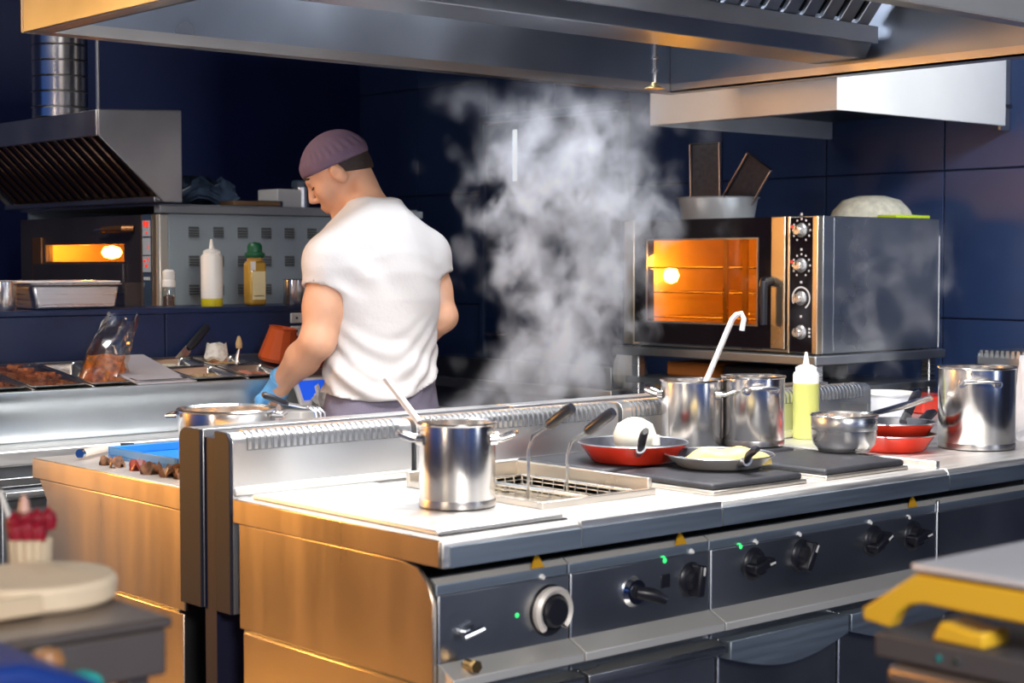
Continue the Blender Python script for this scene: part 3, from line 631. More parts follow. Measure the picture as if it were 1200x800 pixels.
r = gpan('topping pan with a clear lid at the far left end of the rail', 1.84, 2.01, RY0+.04, RY1-.01, lid=True); food('bacon_bits', 'brown bacon pieces in the leftmost lidded pan', *r, MEAT, h=.035, base=-.035, bumps=110)
r = gpan('topping pan of meat with a clear lid just left of the plastic bag', 2.02, 2.19, RY0+.04, RY1-.01, lid=True); food('diced_meat', 'reddish diced meat in the lidded pan just left of the plastic bag', *r, MEAT, h=.035, base=-.035, bumps=110)
r = gpan('open topping pan under the standing plastic bag', 2.20, 2.33, RY0+.04, RY1-.01); 
r = gpan('topping pan with a flat frosted lid right of the plastic bag', 2.34, 2.52, RY0+.04, RY1-.09)
G().obox(r[0]+Vector((0, 0, .006)), (.184, .31, .008), Matrix.Rotation(SL, 3, 'X')).build('frosted_lid', mat('frosted_plastic', (.50, .47, .52), .35, 0, .1, 6), bpy.data.objects['food_pan.003'], bevel=.003)
smalls = [(2.53, 2.70), (2.71, 2.88)]
foods = [('chopped_onion', 'white chopped filling in the back left small pan', VEG), ('sliced_mushroom', 'brown sliced filling in the front left small pan', MUSH), ('grated_cheese', 'pale grated cheese in the back right small pan', CHEESE), ('chopped_ham', 'pinkish chopped filling in the front right small pan', mat('ham', (.55, .22, .15), .5, 0, .3, 30))]
labs = ['small open topping pan in the back row near the knife', 'small open topping pan in the front row right of the frosted lid', 'small open topping pan in the back row by the white crumbly heap', 'small open topping pan in the front row beside the orange tub']
i = 0
for (a, b) in smalls:
    for (y0, y1) in ((RY0+.235, RY1-.01), (RY0+.04, RY0+.225)):
        r = gpan(labs[i], a, b, y0, y1, depth=.07); food(foods[i][0], foods[i][1], *r, foods[i][2], bumps=40, h=.02, base=-.045); i += 1
# plastic bag of shredded filling
bc = P(118, 448, 'y', 4.47)
t = thing('plastic_bag', 'crumpled clear plastic bag of orange shreds standing in the rail', 'bag', (bc.x, bc.y, .96))
def blob(ax, ay, h, seed, n=22, m=14, lean=0, top=.35, amp=.12, zlo=0):
    r_ = np.random.default_rng(seed); g = G(); ph = r_.uniform(0, 6.28, 6)
    for i in range(m+1):
        u = i/m; w_ = (1-u)*1+u*top; w_ *= 1.0 if u > .08 else .8
        for k in range(n):
            a = 2*math.pi*k/n
            f_ = 1+amp*(math.sin(3*a+ph[0]+4*u)+.7*math.sin(5*a+ph[1]-7*u)+.5*math.sin(8*a+ph[2]+9*u))*.6+r_.uniform(-amp, amp)*.35
            g.v.append(Vector((ax*w_*f_*math.cos(a)+lean*u*u*h, ay*w_*f_*math.sin(a), zlo+h*u+amp*.1*math.sin(4*a+ph[3]))))
    for i in range(m): g.f += [(i*n+k, i*n+(k+1)%n, (i+1)*n+(k+1)%n, (i+1)*n+k) for k in range(n)]
    g.f.append(tuple(range(n))[::-1]); return g
g = blob(.078, .05, .23, 3, lean=.30, top=.62, amp=.16)
o = g.build('bag_film', glassy('bag_film', (.95, .88, .80), .10, .12), t, world=False, angle=20); o.rotation_euler = (0, 0, R(-25))
g = blob(.070, .044, .105, 5, lean=.15, top=.75, amp=.12, zlo=.004); g.f.append(tuple(range(len(g.v)-22, len(g.v))))
o = g.build('shredded_filling', mat('orange_shreds', (.50, .15, .02), .45, 0, .7, 45, .4, 60), t, world=False); o.rotation_euler = (0, 0, R(-25))
# knife against the panel
a, b, c_ = P(206, 428, 'y', 4.69), P(221, 408, 'y', 4.715), P(243, 382, 'y', 4.728)
t = thing('chef_knife', 'kitchen knife with black handle leaning on the blue panel', 'knife', a)
dv_ = (b-a).normalized(); sv = Vector((dv_.z, 0, -dv_.x)).normalized()
G().add([a-sv*.02, a+sv*.018, b+sv*.014, b-sv*.014]+[q+Vector((0, .002, 0)) for q in (a-sv*.02, a+sv*.018, b+sv*.014, b-sv*.014)], [(0,1,2,3),(7,6,5,4),(0,4,5,1),(1,5,6,2),(2,6,7,3),(3,7,4,0)]).build('blade', POLISH, t)
G().tube([b, b+(c_-b)*.3, c_], [.012, .015, .013], 10, flat=.6).build('handle', BLACK, t)
# cheese lump tub, spoon, orange tub, scale
c = P(254, 428, 'y', 4.62)
o = blob(.040, .038, .050, 9, top=.78, amp=.05, n=26); o.f.append(tuple(range(len(o.v)-26, len(o.v))))
o.v = [v+Vector((c.x, c.y, zr_(4.62)+.004)) for v in o.v]
tag(o.build('crumbly_cheese', mat('white_crumbs', (.82, .78, .72), .7, 0, .2, 60, .6, 90), None), 'round heap of white crumbly cheese on the topping rail', 'food')
c = P(279, 432, 'y', 4.58)
t = thing('serving_spoon', 'steel spoon with a pale bowl standing in the back right pan', 'spoon', (c.x, c.y, 1.02))
G().tube([(c.x-.012, c.y, 1.0), (c.x-.004, c.y, 1.045), (c.x+.004, c.y, 1.075)], [.006, .007, .004], 8).build('handle', POLISH, t)
G().lathe([(0, 0), (.010, .006), (.011, .02), (.005, .042), (0, .045)], (c.x+.004, c.y, 1.07), 14).build('tip', mat('pale_wood', (.6, .42, .2), .5), t)
c = P(322, 440, 'y', 4.52)
t = thing('orange_tub', 'tilted orange plastic tub standing behind the forearm', 'tub', (c.x+.012, 4.52, 1.031), rot=(R(8), R(6), 0))
G().lathe([(0, 0), (.060, 0), (.066, .01), (.044, .105), (.046, .112), (.040, .110), (.036, .10), (.056, .012), (0, .008)], (0, 0, 0), 12).build('tub_wall', ORANGE, t, world=False, angle=20)
G().lathe([(0, .085), (.040, .085)], (0, 0, 0), 16).build('sauce', mat('red_sauce', (.55, .03, .01), .2), t, world=False)
c = P(345, 452, 'y', 4.46)
g = blob(.075, .055, .07, 12, top=.6, amp=.2); g.f.append(tuple(range(len(g.v)-22, len(g.v)))); g.v = [v+Vector((3.10, 4.45, 1.005)) for v in g.v]
tag(g.build('meat_piece', mat('dark_red_meat', (.22, .035, .02), .4, 0, .4, 20), None), 'dark red piece of meat behind the man\'s elbow', 'food')
c = P(366, 482, 'y', 4.19)
t = thing('kitchen_scale', 'white kitchen scale with a blue lit display beside the trousers', 'scale', (c.x+.03, 4.20, .859))
G().box(c.x-.07, c.x+.15, 4.15, 4.27, .859, .905).build('housing', WHITEPL, t, bevel=.006)
Mt = rotm('X', 60)
hd = G().obox((c.x+.03, 4.225, .955), (.13, .09, .014), Mt).build('display_head', WHITEPL, t, bevel=.004)
G().obox((c.x+.03, 4.217, .960), (.105, .065, .002), Mt).build('display', mat('blue_display', (.01, .05, .4), .2, emit=(.01, .10, .75), estr=.8), hd)
G().obox((c.x+.045, 4.2155, .957), (.05, .03, .002), Mt).build('display_digits', mat('cyan_display', (.3, .8, .9), .3, emit=(.3, .9, 1), estr=1.2), hd)
g = blob(.05, .04, .05, 21, top=.5, amp=.25); g.v = [v+Vector((c.x+.045, 4.195, .907)) for v in g.v]; g.f.append(tuple(range(len(g.v)-22, len(g.v))))
tag(g.build('film_wrap', mat('white_film', (.8, .78, .76), .3, 0, .1, 20), None, angle=15), 'crumpled white film lying on the kitchen scale', 'wrap')

# ------------------------------------------------------------------ things on the overshelf
SZt = SZ+.001; SYm = 4.80
def squeeze(name, label, x, y, z, h, r_, liquid, lh, cap=WHITEPL):
    t = thing(name, label, 'bottle', (x, y, z)); k = h/.225
    liq = G().lathe([(0, 0), (r_*.96, 0), (r_, .004*k), (r_, lh)], (x, y, z), 28).build('bottle_lower', liquid, t)
    G().lathe([(r_, lh), (r_, .165*k), (r_*.92, .172*k), (r_*.72, .174*k)], (x, y, z), 28).build('bottle_upper', WHITEPL, t)
    cp = G().lathe([(r_*.76, .172*k), (r_*.78, .185*k), (r_*.55, .190*k), (r_*.25, .193*k), (r_*.20, .205*k), (r_*.10, h), (0, h)], (x, y, z), 24).build('cap', cap, t)
    g = G()
    for q in range(18):
        a = q/18*6.283; g.obox((x+r_*.78*math.cos(a), y+r_*.78*math.sin(a), z+.179*k), (.002, .002, .012*k), rotm('Z', math.degrees(a)))
    g.build('cap_ridges', cap, cp)['kind'] = 'stuff'
    return t
x = P(248.5, 361, 'y', SYm).x
squeeze('squeeze_bottle', 'white squeeze bottle with a little yellow oil on the blue shelf', x, SYm, SZt, .222, .036, mat('oil_white', (.62, .52, .02), .3), .026)
x = P(299, 360, 'y', SYm).x
t = thing('dressing_bottle', 'amber dressing bottle with green cap and cream label', 'bottle', (x, SYm, SZt))
G().box(x-.034, x+.034, SYm-.026, SYm+.026, SZt, SZt+.150).build('bottle_glass', mat('amber_oil', (.50, .30, .05), .15, 0, coat=.5), t, bevel=.014, seg=4)
G().lathe([(.028, .148), (.026, .16), (.024, .166), (.024, .172)], (x, SYm, SZt), 24).build('neck', mat('amber_neck', (.45, .25, .06), .2), t)
G().lathe([(.032, .162), (.034, .166), (.034, .176), (.025, .180), (.025, .200), (.019, .210), (0, .214)], (x, SYm, SZt), 24).build('cap', mat('green_cap', (.006, .10, .045), .35), t)
lb = G().box(x-.026, x+.024, SYm-.0275, SYm-.0262, SZt+.02, SZt+.115).build('label', mat('cream_label', (.80, .70, .42), .5), t)
G().box(x-.020, x+.018, SYm-.0282, SYm-.0276, SZt+.031, SZt+.034).build('label_line', mat('label_print', (.18, .14, .08), .5), lb)
G().box(x-.033, x-.014, SYm-.0275, SYm-.0262, SZt+.118, SZt+.148).build('label_patch', WHITEPL, t)
x = P(198, 361, 'y', SYm).x
t = thing('pepper_mill', 'glass pepper mill with white top on the blue shelf', 'mill', (x, SYm, SZt))
G().lathe([(0, 0), (.021, 0), (.022, .01), (.020, .055), (.018, .065)], (x, SYm, SZt), 24).build('glass_jar', CLEARGL, t)
G().lathe([(0, .003), (.018, .003), (.018, .035), (0, .04)], (x, SYm, SZt), 20).build('peppercorns', mat('peppercorns', (.10, .05, .03), .6, 0, .8, 160), t)
G().lathe([(.019, .064), (.022, .066), (.022, .085), (.018, .090), (.020, .094), (.020, .116), (.012, .122), (0, .122)], (x, SYm, SZt), 24).build('grinder_top', WHITEPL, t)
for px, lab, hh in ((4, 'steel cup cut off at the left end of the blue shelf', .086), (345, 'steel cup on the blue shelf behind the sleeve', .085), (357, 'second steel cup on the shelf hidden by the sleeve', .08)):
    x = P(px, 361, 'y', SYm).x
    o = G().lathe([(0, 0), (.036, 0), (.038, .003), (.038, hh), (.0395, hh+.002), (.036, hh), (.035, .006), (0, .006)], (x, SYm, SZt), 32).build('steel_cup', POLISH, None); tag(o, lab, 'cup', 'steel cups on the shelf')
xa, xb = P(33, 361, 'y', SYm).x, P(134, 361, 'y', SYm).x
t = thing('roasting_pan', 'rectangular steel pan with a wrapped lid on the blue shelf', 'pan', ((xa+xb)/2, 4.87, SZt))
G().prism([(xa+.012, SZt), (xb-.012, SZt), (xb, SZt+.075), (xa, SZt+.075)], 'y', 4.765, 5.02).build('pan_body', STEEL, t, bevel=.008)
G().box(xa-.008, xb+.006, 4.757, 5.03, SZt+.075, SZt+.081).build('pan_rim', POLISH, t, bevel=.002)
for k in range(4):
    a = xa-.02+k*(xb-xa+.03)/4; G().box(a, a+(xb-xa)/4-.004, 4.752, 5.03, SZt+.0815, SZt+.088).build('wrapped_strip', mat('white_wrap', (.80, .76, .78), .25), t, bevel=.003)
x = P(146, 361, 'y', 4.9).x
t = thing('glass_dish', 'small glass dish right of the steel roasting pan', 'dish', (x, 4.93, SZt))
G().box(x-.02, x+.055, 4.86, 5.0, SZt, SZt+.006).build('dish_base', CLEARGL, t); g = G().box(x-.02, x+.055, 4.86, 4.864, SZt, SZt+.08).box(x+.051, x+.055, 4.864, 5.0, SZt, SZt+.08).box(x-.02, x-.016, 4.864, 5.0, SZt, SZt+.08).box(x-.016, x+.051, 4.996, 5.0, SZt, SZt+.08); g.build('dish_wall', CLEARGL, t)

# ------------------------------------------------------------------ deck oven with its hood
vx, vy0, vy1, vz0, vz1, vx1 = 2.873, 5.13, 6.24, .72, 1.552, 4.0
t = thing('deck_oven', 'wide deck oven with narrow glowing window and grey vented side', 'oven', ((vx+vx1)/2, (vy0+vy1)/2, vz0))
DKST = mat('dark_oven_steel', (.10, .085, .095), .35, .7, .2, 4); BRN = mat('bronze_frame', (.35, .16, .07), .35, .8)
sp_ = G().box(vx+.03, vx1, vy0, vy0+.012, vz0, vz1-.035).build('side_panel', GREYPAINT, t, bevel=.002)
G().box(vx-.01, vx1+.01, vy0-.012, vy0+.03, vz1-.033, vz1-.006).build('top_rail', mat('grey_rail', (.28, .31, .34), .4, .3), t, bevel=.003)
VENT = mat('vent_shadow', (.10, .115, .125), .6); VLIGHT = mat('vent_louvre', (.22, .25, .265), .5)
for iy in range(3):
    for ix in range(8):
        x = 2.981+ix*.0995; z = 1.474-iy*.1015
        v = G().box(x, x+.041, vy0-.0015, vy0+.0005, z-.036, z).build('vent_opening', VENT, sp_)
        for k in range(4): G().prism([(vy0-.0015, z-.008-.009*k), (vy0-.006, z-.011-.009*k), (vy0-.0015, z-.012-.009*k)], 'x', x, x+.041).build('louvre', VLIGHT, sp_, smooth=False)
G().box(vx, vx1, vy0+.013, vy1, vz1-.006, vz1).build('top_panel', STEELD, t)
G().box(vx1-.01, vx1, vy0+.013, vy1, vz0, vz1-.006).build('back_panel', STEELD, t)
G().box(vx+.03, vx1, vy1-.012, vy1, vz0, vz1-.006).build('side_panel', GREYPAINT, t)
G().box(vx+.03, vx1-.01, vy0+.013, vy1-.013, vz0, vz0+.02).build('bottom_panel', STEELD, t)
# front: corner strips, control column, door frame with window
G().box(vx-.006, vx+.029, vy0, vy0+.022, vz0, vz1-.036).build('corner_post', mat('pale_post', (.80, .78, .70), .3, .6), t, bevel=.003)
G().box(vx-.004, vx+.029, vy0+.024, vy0+.052, vz0, vz1-.036).build('corner_post', mat('gold_post', (.75, .60, .38), .35, .9), t, bevel=.003)
G().box(vx-.006, vx+.029, vy0+.054, vy0+.060, vz0, vz1-.036).build('corner_post', STEELD, t)
cp = G().box(vx-.002, vx+.06, vy0+.062, vy0+.130, vz0, vz1-.036).build('control_column', mat('blue_grey_panel', (.05, .085, .14), .4), t)
for z0, z1 in ((1.44, 1.495), (1.375, 1.434), (1.315, 1.371)):
    G().box(vx-.005, vx-.002, vy0+.068, vy0+.122, z0, z1).build('display', mat('pale_display', (.55, .58, .62), .3), cp)
DIG = mat('red_digits', (.7, .03, .02), .4, emit=(1, .06, .03), estr=.7)
for (yy_, zz, w_, h_) in ((.078, 1.472, .016, .02), (.098, 1.474, .016, .02), (.085, 1.448, .012, .008), (.080, 1.352, .006, .014), (.098, 1.350, .018, .008), (.085, 1.332, .018, .010), (.080, 1.396, .005, .012)):
    G().box(vx-.0065, vx-.005, vy0+yy_, vy0+yy_+w_, zz, zz+h_).build('red_digit', DIG, cp)
for k in range(3): G().box(vx-.004, vx-.002, vy0+.076+.016*k, vy0+.086+.016*k, 1.287, 1.298).build('button', WHITEPL, cp)
G().box(vx-.004, vx+.029, vy0+.1305, vy0+.137, vz0, vz1-.036).build('corner_post', BRN, t)
wy0, wy1, wz0, wz1 = 5.395, 6.02, 1.352, 1.415
f0 = vy0+.138
fr = G().box(vx, vx+.03, f0, wy0, vz0, vz1-.036).box(vx, vx+.03, wy1, vy1, vz0, vz1-.036).box(vx, vx+.03, wy0, wy1, vz0, wz0).box(vx, vx+.03, wy0, wy1, wz1, vz1-.036).build('front_panel', DKST, t)
G().box(vx+.010, vx+.014, wy0, wy1, wz0, wz1).build('window', AMBERGL, t)
G().box(vx-.012, vx, wy0-.01, wy1+.09, wz0-.115, wz0-.008).build('deck_door', DKST, t, bevel=.003)
G().box(vx-.010, vx, wy1+.02, wy1+.10, wz0-.10, wz1+.03).build('door_bracket', BRN, t, bevel=.003)
hb = G().tube([(vx-.002, 5.32, 1.468), (vx-.03, 5.34, 1.468), (vx-.03, 5.50, 1.466)], [.012, .012, .011], 10).build('door_handle', BRN, t)
G().tube([(vx-.03, 5.50, 1.466), (vx-.03, 5.56, 1.464)], [.006, .005], 8).build('handle_pin', CHROME, hb)
g = G(); a0, a1, b0, b1, c0, c1 = vx+.031, vx+.75, wy0-.1, wy1+.1, wz0-.015, wz1+.06
g.add([(a0,b0,c0),(a1,b0,c0),(a1,b1,c0),(a0,b1,c0),(a0,b0,c1),(a1,b0,c1),(a1,b1,c1),(a0,b1,c1)], [(0,1,2,3),(4,7,6,5),(0,4,5,1),(1,5,6,2),(2,6,7,3)])
g.build('cavity', CAV, t, smooth=False)
bl = P(131, 297, 'x', vx+.22); bl.z = 1.388
G().lathe([(0, -.026), (.03, -.018), (.04, 0), (.03, .018), (0, .026)], bl, 16).build('oven_bulb', BULB, t)
point('deck_oven_light', (vx+.12, bl.y+.02, 1.40), 2.6, (1, .60, .18), .02)
t2 = thing('deck_oven_stand', 'dark frame under the deck oven mostly hidden by the shelf', 'stand', ((vx+vx1)/2, 5.7, 0))
for a in (vx+.05, vx1-.05):
    for b in (vy0+.05, vy1-.05): G().box(a-.03, a+.03, b-.03, b+.03, 0, .68).build('leg', STEELD, t2)
G().box(vx+.02, vx1-.02, vy0+.02, vy1-.02, .68, .719).build('top_frame', STEELD, t2)
# hood
t = thing('deck_oven_hood', 'steel hood with slanted side and ribbed underside over the deck oven', 'extractor hood', (2.8, 5.7, 1.56))
hx0, hx1, hy0, hy1 = 2.627, 2.94, 5.10, 6.32
HS = mat('hood_side_steel', (.78, .78, .76), .36, 1, .12, 3, .05, 5, rvar=.08)
G().prism([(hx0, 1.772), (hx0, 1.858), (hx1, 1.872), (hx1, 1.556), (vx-.004, 1.556)], 'y', hy0, hy0+.010).build('side_panel', HS, t, bevel=.002)
G().prism([(hx0, 1.772), (hx0, 1.858), (hx1, 1.872), (hx1, 1.556), (vx-.004, 1.556)], 'y', hy1-.010, hy1).build('side_panel', HS, t, bevel=.002)
G().box(hx0-.004, hx0+.006, hy0+.011, hy1-.011, 1.772, 1.858).build('fascia', HS, t, bevel=.002)
G().prism([(hx0+.007, 1.852), (hx1, 1.866), (hx1, 1.874), (hx0+.007, 1.860)], 'y', hy0+.011, hy1-.011).build('roof', HS, t)
G().box(hx1-.008, hx1, hy0+.011, hy1-.011, 1.556, 1.85).build('rear_panel', HS, t)
A_, B_ = Vector((hx0+.008, 0, 1.785)), Vector((vx-.01, 0, 1.565)); dd = (B_-A_); Lh = dd.length; dd.normalize()
Mh = Matrix((dd, Vector((0, 1, 0)), dd.cross(Vector((0, 1, 0))))).transposed()
G().obox(Vector(((A_.x+B_.x)/2+.022, (hy0+hy1)/2, (A_.z+B_.z)/2+.022)), (Lh, hy1-hy0-.03, .006), Mh).build('filter_back', DARK, t)
SLM = mat('bronze_slat', (.22, .13, .09), .22, .9)
for k in range(17):
    y = hy0+.045+k*.068; G().obox(Vector(((A_.x+B_.x)/2+.006, y, (A_.z+B_.z)/2+.006)), (Lh, .030, .018), Mh).build('filter_slat', SLM, t, bevel=.006)
G().box(vx-.035, vx-.004, hy0+.011, hy1-.011, 1.556, 1.575).build('bottom_rail', STEELD, t, bevel=.003)
# duct and rod
dc = Vector((2.735, 5.60, 1.868))
t = thing('exhaust_duct', 'shiny ribbed round duct rising from the deck oven hood', 'duct', dc)
G().cyl(dc, (dc.x, dc.y, ZC), .098, n=48).build('pipe', POLISH, t)
for k in range(11): G().lathe([(.098, 0), (.1015, .004), (.098, .008)], dc+Vector((0, 0, .03+k*.055)), 48).build('seam_ring', POLISH, t)
rp = P(115, 128, 'y', 5.35)
tag(G().cyl((rp.x, 5.35, 1.87), (rp.x, 5.35, ZC), .007, n=10).build('hanger_rod', STEELD, None), 'thin steel rod holding up the deck oven hood', 'rod')
# things on the deck oven
ztop = vz1+.001
pb = P(333, 240, 'y', 5.4)
o = G().box(pb.x-.055, pb.x+.055, 5.36, 5.50, ztop, ztop+.075).build('white_carton', mat('white_card', (.62, .64, .68), .5), None, bevel=.004); tag(o, 'white carton on the deck oven near the man\'s face', 'box')
pb = P(356, 240, 'y', 5.38)
t = thing('steel_canister', 'steel canister with banded lid beside the white carton', 'canister', (pb.x, 5.40, ztop))
G().lathe([(0, 0), (.034, 0), (.034, .09)], (pb.x, 5.40, ztop), 28).build('canister_body', POLISH, t)
G().lathe([(.036, .085), (.036, .105), (.030, .112), (0, .113)], (pb.x, 5.40, ztop), 28).build('canister_lid', mat('dark_band', (.05, .08, .12), .3), t)
g = blob(.17, .10, .085, 31, top=.45, amp=.18); pb = P(237, 236, 'y', 5.36); g.v = [v+Vector((pb.x+.01, 5.38, ztop+.012)) for v in g.v]; g.f.append(tuple(range(len(g.v)-22, len(g.v))))
tag(g.build('clear_sack', mat('blue_plastic_film', (.10, .16, .26), .18, 0, .5, 12, coat=.4), None, angle=18), 'crumpled bluish plastic sack on the deck oven by its hood', 'sack')
for i, (px, wd, hh, m_, lab) in enumerate(((283, .10, .018, mat('brown_board', (.20, .12, .06), .5), 'thin brown board lying on the deck oven'), (303, .05, .022, mat('dark_blue_tin', (.03, .05, .10), .4), 'small dark tin on the deck oven left of the carton'))):
    pb = P(px, 239, 'y', 5.28); o = G().box(pb.x-wd, pb.x+wd, 5.17+.02*i, 5.27, ztop+(0 if i == 0 else .0), ztop+hh).build('board' if i == 0 else 'tin', m_, None, bevel=.004); tag(o, lab, 'board' if i == 0 else 'tin')

# ------------------------------------------------------------------ cookware on the island
ZG = ZT+.007            # griddle plate top
ZH = ZT+.021            # hotplate top
ZW = ZT-.003            # plain worktop
def pot(name, label, c, r_, h, hd_ang, m=None, loop=True, hz=.82):
    c = Vector(c); m = m or POLISH
    t = thing(name, label, 'pot', c)
    G().lathe([(0, .002), (r_*.96, .002), (r_, .008), (r_, h-.003), (r_+.004, h), (r_+.003, h+.003), (r_-.003, h), (r_-.0035, .012), (0, .010)], c, 56).build('pot_body', m, t)
    G().lathe([(0, 0), (r_*.965, 0), (r_*1.005, .002), (r_*1.01, .012), (r_, .016)], c, 56).build('pot_base', mat('pot_base_steel', (.45, .43, .42), .3, 1), t)
    for s_ in (0, math.pi):
        a = hd_ang+s_; d_ = Vector((math.cos(a), math.sin(a), 0)); e_ = Vector((-d_.y, d_.x, 0)); b = c+Vector((0, 0, h*hz)); hw = r_*.46
        hnd = G().tube([b+d_*(r_*.90)+e_*hw, b+d_*(r_+.012)+e_*hw, b+d_*(r_+.034)+e_*hw*.9+Vector((0, 0, .008)), b+d_*(r_+.040)+Vector((0, 0, .010)), b+d_*(r_+.034)-e_*hw*.9+Vector((0, 0, .008)), b+d_*(r_+.012)-e_*hw, b+d_*(r_*.90)-e_*hw], .0048, 10).build('handle', m, t)
        for q in (-1, 1): G().cyl(b+d_*(r_*.88)+e_*hw*q, b+d_*(r_+.004)+e_*hw*q, .011, .009, 14).build('handle_mount', m, hnd)
    return t
VA = math.atan2(RT.y, RT.x)
c1 = P(536, 592, 'z', ZG); c1.z = ZG
pot('stockpot', 'small steel stockpot on the griddle at the left with a ladle in it', c1, .073, .158, VA)
def ladle(label, a, b, hook, group=None, bowl=None):
    t = thing('ladle', label, 'ladle', a)
    d_ = (b-a).normalized(); n_ = d_.cross(Vector((0, 0, 1))).normalized()
    LM = mat('ladle_steel', (.90, .88, .88), .4, .5)
    g = G(); up = n_.cross(d_).normalized()
    pts = [a, a+(b-a)*.5, b]
    if hook:
        s_ = RT
        pts += [b+d_*.012+s_*.006, b+d_*.016+s_*.016, b+d_*.010+s_*.025-Vector((0, 0, .008)), b+s_*.024-Vector((0, 0, .028))]
    g.tube(pts, .0088, 12, flat=.8).build('ladle_handle', LM, t)
    G().lathe([(0, -.025), (.022, -.02), (.034, 0), (.036, .012), (.033, .012), (.030, 0), (.018, -.017), (0, -.021)], a, 24).build('ladle_bowl', LM, t)
    return t
ladle('steel ladle handle sticking out of the pot on the griddle', Vector((c1.x+.01, c1.y+.005, ZG+.055)), P(452, 443, 'y', c1.y+.14), False)
cB = P(882, 521, 'z', ZH); cB.z = ZH
pot('stockpot', 'tall steel pot with side handle facing out on the right rear hotplate', cB, .077, .168, VA-1.45)
cA = Vector((3.005, 2.772, ZW+.002))
pot('stockpot', 'steel pot behind the red pan with the hooked ladle', cA, .074, .182, VA-.25)
ladle('long hooked ladle leaning out of the pot behind the red pan', Vector((cA.x-.01, cA.y, ZW+.08)), P(858, 374, 'y', cA.y-.05), True)
cC = P(1144, 524, 'z', ZW); cC.z = ZW
pot('stockpot', 'largest steel stockpot standing at the right end of the worktop', cC, .096, .205, VA-1.75)
o_ = G().obox(P(1158, 453, 'y', cC.y-.092), (.024, .002, .024), rotm('Z', 20)); 
# saucepan
cS = P(989, 528, 'z', ZH); cS.z = ZH
t = thing('saucepan', 'low steel saucepan with long handle on the front right hotplate', 'saucepan', cS)
G().lathe([(0, .003), (.060, .003), (.072, .016), (.077, .030), (.077, .082), (.081, .085), (.079, .088), (.074, .084), (.073, .03), (.06, .010), (0, .008)], cS, 56).build('pan_body', POLISH, t)
G().lathe([(.0775, .052), (.0782, .053), (.0782, .084), (.0775, .085)], cS, 56).build('brushed_band', STEEL, t)
G().lathe([(0, 0), (.060, 0), (.063, .006), (.060, .012)], cS, 48).build('pan_base', mat('pot_base_steel', (.45, .43, .42), .3, 1), t)
e1 = P(1091, 466, 'y', cS.y+.02)
sdv = (Vector((e1.x, e1.y, 0))-Vector((cS.x, cS.y, 0))).normalized(); b0 = cS+sdv*.076+Vector((0, 0, .074))
G().tube([b0, b0+sdv*.03+Vector((0, 0, .006)), b0+(e1-b0)*.6, e1], [.006, .007, .010, .009], 12, flat=.5).build('pan_handle', POLISH, t)
G().lathe([(0, .055), (.0735, .055)], cS, 32).build('broth', mat('broth', (.45, .33, .20), .1), t)
# red frying pans
def frypan(name, label, c, r_, h, outer, inner, hang, hl, hup, hm=BLACK, rimm=None, rest=0):
    c = Vector(c); t = thing(name, label, 'frying pan', c)
    G().lathe([(0, 0), (r_*.72, 0), (r_*.78, .004), (r_, h), (r_+.003, h+.002)], c, 64).build('pan_outside', outer, t)
    G().lathe([(r_+.003, h+.002), (r_-.001, h+.002), (r_*.765, .006), (r_*.70, .004), (0, .004)], c, 64).build('pan_inside', inner, t)
    G().lathe([(r_-.001, h+.0015), (r_+.002, h+.0035), (r_+.004, h+.001)], c, 64).build('pan_rim', rimm or STEELD, t)
    d_ = Vector((math.cos(hang), math.sin(hang), 0)); b = c+d_*(r_*.93)+Vector((0, 0, h*.75))
    hn = G().tube([b, b+d_*.025+Vector((0, 0, .010*hup)), b+d_*(hl*.45)+Vector((0, 0, .030*hup)), b+d_*(hl*.8)+Vector((0, 0, .048*hup)), b+d_*hl+Vector((0, 0, .052*hup))], [.008, .011, .013, .013, .008], 12, flat=.62).build('handle', hm, t)
    G().tube([b-d_*.004, b+d_*.03+Vector((0, 0, .012*hup))], [.012, .0135], 12, flat=.7).build('handle_collar', STEELD, hn)
    return t
cR = P(742, 540, 'z', ZH); cR.z = ZH
cam_dir = math.atan2(-FW.y, -FW.x)
frypan('frying_pan', 'red enamel frying pan with a pale lid on the left rear hotplate', cR, .122, .042, RED, NONSTICK, cam_dir+.05, .10, 1.1)
a = P(743, 500, 'y', cR.y+.02)
t = thing('turnip_half', 'round white turnip half lying in the left red frying pan', 'vegetable', (cR.x, cR.y, ZH+.006))
cc = Vector((cR.x, cR.y-.005, ZH+.05))
g = G().lathe([(0, -.046), (.030, -.036), (.046, -.012), (.049, .012), (.040, .034), (.018, .047), (0, .05)], cc, 32); g.build('flesh', mat('turnip_white', (.82, .80, .68), .5, 0, .05, 12), t)
q = P(768, 515, 'y', cR.y-.05); G().cyl(q+Vector((0, 0, -.012)), q+Vector((0, 0, .010)), .011, .010, 14).build('cut_root', mat('turnip_cut', (.85, .80, .74), .5), t)
cE = P(843, 546, 'z', ZH); cE.z = ZH
frypan('frying_pan', 'steel frying pan with a folded omelette on the front left hotplate', cE, .118, .026, mat('worn_steel', (.72, .69, .65), .4, .5, .1, 6), NONSTICK, cam_dir+.32, .075, .7, rimm=STEEL)
g = G(); nx_, ny_ = 26, 10
om = []
for i in range(nx_+1):
    u = i/nx_*2-1
    for j in range(ny_+1):
        v = j/ny_*2-1; ww = .034*(1-.25*u*u)+.006*math.sin(4*u); hh = .036*(1-v*v)**.6*(1-abs(u)**4*.6)*(1+.12*math.sin(7*u))
        p = RT*(u*.093)+Vector((FW.x, FW.y, 0))*(v*ww-.01+.012*u*u)
        g.v.append(cE+RT*.020+p+Vector((0, 0, .005+hh+random.uniform(0, .0015))))
for i in range(nx_):
    for j in range(ny_): g.f.append((i*(ny_+1)+j, (i+1)*(ny_+1)+j, (i+1)*(ny_+1)+j+1, i*(ny_+1)+j+1))
